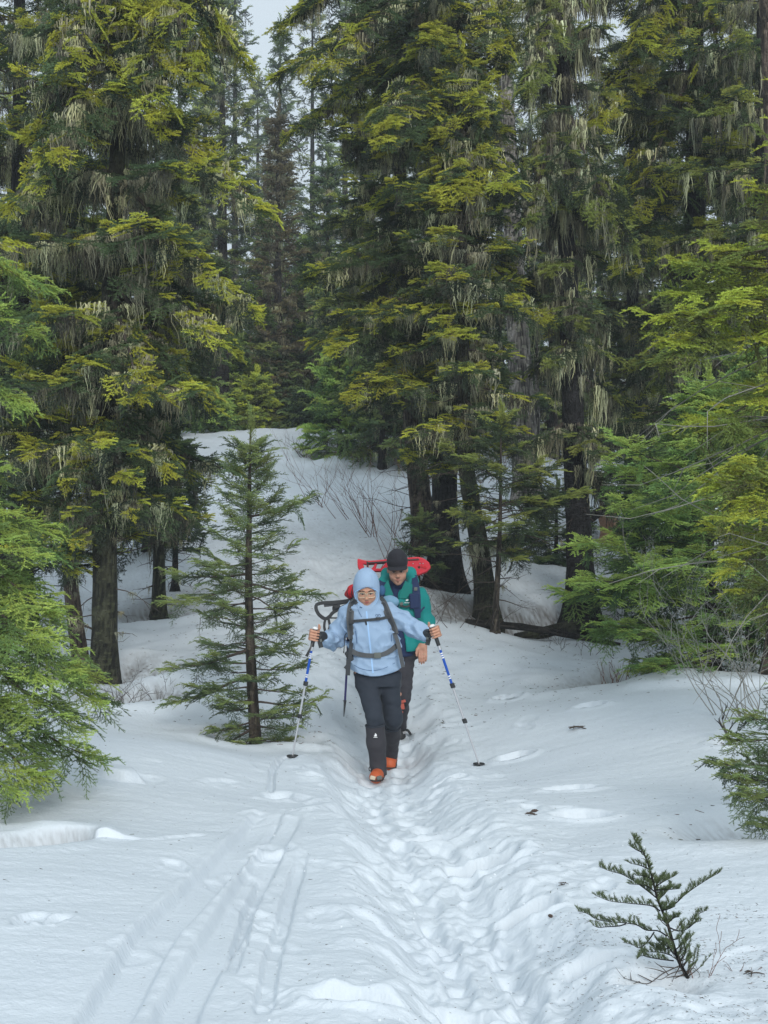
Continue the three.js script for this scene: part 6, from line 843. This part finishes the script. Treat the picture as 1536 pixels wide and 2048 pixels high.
shrub('bare_shrub', 'two thin bare red stems right beside the near sapling', foot(1405, 4.93), { seed: 614, stems: 3, h: 0.13, r: 0.0018, spread: 0.05, crook: 0.35, out: 0.4, levels: 2, m: WOOD.red });
shrub('bare_shrub', 'short red twigs at the lower right edge of the snow', foot(1478, 5.0), { seed: 615, stems: 4, h: 0.06, r: 0.0014, spread: 0.1, crook: 0.4, out: 0.8, levels: 1, m: WOOD.red });
shrub('bare_shrub', 'brushy brown twigs round the feet of the central trunks', foot(905, 15.8), { seed: 616, stems: 22, h: 0.34, r: 0.004, spread: 1.0, crook: 0.6, out: 1.0, levels: 2, m: WOOD.twig });
shrub('bare_shrub', 'reddish brown brush at the top of the slope behind the central trunks', foot(905, 25.5), { seed: 617, stems: 40, h: 0.75, r: 0.006, spread: 1.6, crook: 0.4, out: 0.8, levels: 2, m: WOOD.red });
shrub('bare_shrub', 'low bare brush at the foot of the pale green small tree on the crest', foot(665, 27), { seed: 618, stems: 20, h: 0.4, r: 0.006, spread: 1.2, crook: 0.4, out: 1.1, levels: 2, m: WOOD.twig });
shrub('bare_shrub', 'dead twigs in front of the black trunk at the edge of the snow', foot(1215, 15.6), { seed: 619, stems: 24, h: 0.25, r: 0.004, spread: 1.3, crook: 0.6, out: 1.1, levels: 2, m: WOOD.twig });
{ // broken stump
  const b = foot(1218, 22), t = thing('tree_stump', 'broken splintered stump with bare orange wood, right of the black trunk', 'stump', b), r = rng(701);
  part('stump', tube([V(0, -0.1, 0), V(0.02, 0.25, 0), V(-0.03, 0.5, 0.02)], (s) => 0.15 * (1 + 0.5 * (1 - s) ** 4), 14, 12, (s, a) => 1 + 0.15 * Math.sin(a * 4) + 0.1 * gn(s * 6, Math.cos(a) * 2, Math.sin(a) * 2)), std(rgb(0.42, 0.25, 0.16), 0.9, { bumpMap: barkBump, bumpScale: 0.02 }), t);
  for (let i = 0; i < 9; i++) { const a = i / 9 * 6.28, x = Math.cos(a) * 0.1, z = Math.sin(a) * 0.1; part('splinter', tube([V(x - 0.02, 0.42, z), V(x * 1.1 - 0.02, 0.5 + 0.1 * r(), z), V(x * 1.2 - 0.02, 0.58 + 0.16 * r(), z * 1.2)], (s) => 0.04 * (1 - s) + 0.003, 5, 4), std(rgb(0.36, 0.22, 0.15), 0.95), t); }
  const l = thing('fallen_log', 'dark fallen log lying beside the broken stump', 'log', b.clone().add(V(-0.15, 0.42, 0.15)));
  part('log', tube([V(-0.42, -0.2, 0.1), V(-0.1, 0.05, 0.05), V(0.3, 0.3, 0)], (s) => 0.09 * (1 - 0.4 * s), 10, 10, (s, a) => 1 + 0.15 * gn(s * 6, Math.cos(a), Math.sin(a))), BARK.dark, l); for (let i = 0; i < 5; i++) part('branch_stub', tube([V(-0.3 + 0.14 * i, -0.1 + 0.09 * i, 0.08), V(-0.35 + 0.14 * i + 0.1 * r(), -0.02 + 0.1 * i, 0.2)], (s) => 0.016 * (1 - s) + 0.004, 5, 3), WOOD.twig, l);
}
{ const a = foot(1030, 16.2), b = foot(1215, 16.5), t = thing('fallen_log', 'mossy log on the ground between the swollen trunk and the black trunk', 'log', a), e = b.clone().sub(a);
  part('log', tube([V(0, -0.02, 0), e.clone().multiplyScalar(0.35).add(V(0, 0.06, 0.05)), e.clone().multiplyScalar(0.7).add(V(0, 0.1, -0.2)), e.clone().add(V(0, 0.06, -0.5))], (s) => 0.05 + 0.05 * s, 10, 24, (s, q) => 1 + 0.2 * gn(s * 9, Math.cos(q), Math.sin(q))), BARK.mossy, t);
  const c = foot(930, 15.9), d = foot(1240, 16.0), u = thing('fallen_log', 'thin dark log along the lower edge of the bare ground by the trunks', 'log', c), f = d.clone().sub(c); part('log', tube([V(0, 0, 0), f.clone().multiplyScalar(0.4).add(V(0, 0.05, 0.1)), f.clone().multiplyScalar(0.75).add(V(0, 0.02, 0)), f], (s) => 0.045 - 0.02 * s, 8, 20, (s, q) => 1 + 0.25 * gn(s * 12, Math.cos(q), Math.sin(q))), BARK.dark, u);
}
// cones and bark bits on the snow
function cone(label, px, d, s, turn) { const b = foot(px, d), t = thing('fir_cone', label, 'cone', b), r = rng(px), g = new THREE.SphereGeometry(1, 10, 8); g.scale(s * 0.55, s * 0.5, s); g.rotateY(turn); part('core', g.translate(0, s * 0.35, 0), std(rgb(0.07, 0.045, 0.035), 0.9), t);
  for (let k = 0; k < 26; k++) { const q = (k + 0.5) / 26 * 2 - 1, a = k * 2.4, w = Math.sqrt(1 - q * q), e = new THREE.ConeGeometry(s * 0.22, s * 0.3, 4); e.rotateZ(-Math.PI / 2 * Math.cos(a)); const v = V(Math.cos(a) * w * s * 0.58, Math.sin(a) * w * s * 0.5, q * s).applyAxisAngle(V(0, 1, 0), turn); part('scale', e.translate(v.x, v.y + s * 0.35, v.z), std(rgb(0.09, 0.06, 0.045), 0.9), t); } }
cone('brown cone lying on the snow above and left of the near sapling', 1101, 5.93, 0.013, 0.5); cone('dark cone half sunk in the snow right of the trail', 1070, 8.2, 0.02, 1.2);
[['dark bark scrap and twigs on the snow mound right of the right-hand pole', 1155, 11.2, 0.07], ['small dark bark scrap beside the brown cone on the snow', 1126, 6.35, 0.022], ['dark scrap of bark under the dark cone on the snow', 1058, 8.05, 0.035], ['reddish bark scrap in the snow at the lower right edge', 1505, 4.95, 0.03]].forEach(([label, px, d, s], i) => { const b = foot(px, d), t = thing('bark_scrap', label, 'bark', b), r = rng(800 + i); for (let k = 0; k < 4; k++) { const a = r() * 3.1, L = s * (0.7 + 0.9 * r()), o = V((r() - 0.5) * s, 0.004 + 0.003 * k, (r() - 0.5) * s * 0.6); part('piece', tube([o.clone().add(V(-Math.cos(a) * L, 0, -Math.sin(a) * L * 0.5)), o.clone().add(V(0, s * 0.25 * r(), 0)), o.clone().add(V(Math.cos(a) * L, 0, Math.sin(a) * L * 0.5))], (q) => s * 0.1 * (1 - Math.abs(q - 0.5)) , 6, 6, (q, e) => 1 + 0.3 * gn(q * 5, e, k)), WOOD.twig, t); } });
{ // shed needles and twig bits
  const r = rng(901), g = new THREE.CylinderGeometry(0.5, 0.35, 1, 4, 1); g.rotateZ(Math.PI / 2); const list = [], m = new THREE.Matrix4(), q = new THREE.Quaternion();
  const drop = (x, z, s) => { const y = gy(x, z), a = r() * 6.28, L = s * (0.5 + 1.2 * r() * r()); q.setFromEuler(new THREE.Euler(0, a, (r() - 0.5) * 0.4)); m.compose(V(x, y + 0.001, z), q, V(L, s * 0.12, s * 0.12)); const k = r(); list.push([m.clone(), k < 0.5 ? [0.06, 0.05, 0.04] : k < 0.8 ? [0.12, 0.065, 0.045] : [0.07, 0.08, 0.03]]); };
  for (let i = 0; i < 1100; i++) { const d = 4.2 + 8 * r() ** 1.8, u = (r() + r() + r()) / 3; drop(lerp(-0.25, 0.34, u) * d + 0.02 * d, -d, 0.007 + 0.006 * r()); }
  for (let i = 0; i < 1500; i++) { const d = 4.3 + 1.6 * r(), x = 0.6 + 0.9 * r(); if (gn(x * 3, d * 3, 5) > -0.15) drop(x, -d, 0.008 + 0.011 * r() * r()); }
  for (let i = 0; i < 3600; i++) { const d = 12 + 12 * r(); drop((r() - 0.5) * 0.5 * d, -d, 0.02 + 0.04 * r() * r()); }
  for (let i = 0; i < 900; i++) { const d = 5 + 9 * r(), x = (r() - 0.5) * 0.54 * d; drop(x, -d, 0.006 + 0.016 * r() ** 3); }
  for (let i = 0; i < 1600; i++) { const w = wells[Math.floor(r() * wells.length)], a = r() * 6.28, k = Math.sqrt(r()) * w[2] * 1.3; if (w[1] > -6) continue; drop(w[0] + Math.cos(a) * k, w[1] + Math.sin(a) * k, 0.02 + 0.03 * r()); }
  const o = instanced('needle_litter', g, std(rgb(1, 1, 1), 0.9), list, scene, V(0, 0, 0)); tag(o, 'shed needles and twig bits scattered over the snow', 'litter', null, 'stuff');
}

{ // crumbs of snow kicked up along the trail
  const r = rng(911), g = new THREE.IcosahedronGeometry(1, 1), pp = g.attributes.position; for (let i = 0; i < pp.count; i++) { const v = V(pp.getX(i), pp.getY(i), pp.getZ(i)), k = 1 + 0.35 * gn(v.x * 1.7, v.y * 1.7, v.z * 1.7 + 4); pp.setXYZ(i, v.x * k, v.y * k * 0.75, v.z * k); } g.computeVertexNormals();
  const list = [], m = new THREE.Matrix4(), q = new THREE.Quaternion();
  for (let i = 0; i < 1300; i++) {
    const k = Math.min(trail.length - 2, Math.floor(r() ** 1.2 * 9)), f = r(), a = trail[k], b = trail[k + 1], x = lerp(a[0], b[0], f) + (r() + r() + r() - 1.5) * 0.85, z = lerp(a[1], b[1], f) + (r() - 0.5) * 0.3; if (gn(x * 2.5, z * 2.5, 31) < -0.05) continue;
    const s = 0.0018 + 0.0045 * r() ** 4; q.setFromEuler(new THREE.Euler(r() * 6, r() * 6, r() * 6)); m.compose(V(x, gy(x, z) + s * 0.15, z), q, V(s, s, s)); list.push([m.clone(), [0.665, 0.705, 0.735]]);
  }
  tag(instanced('snow_crumbs', g, std(rgb(1, 1, 1), 0.7), list, scene, V(0, 0, 0)), 'small crumbs of snow along the trodden trail', 'snow', null, 'stuff');
}
scene.traverse((o) => { if (o.isMesh) o.castShadow = o.receiveShadow = true; });
console.log(JSON.stringify(counts));
renderer.render(scene, camera);
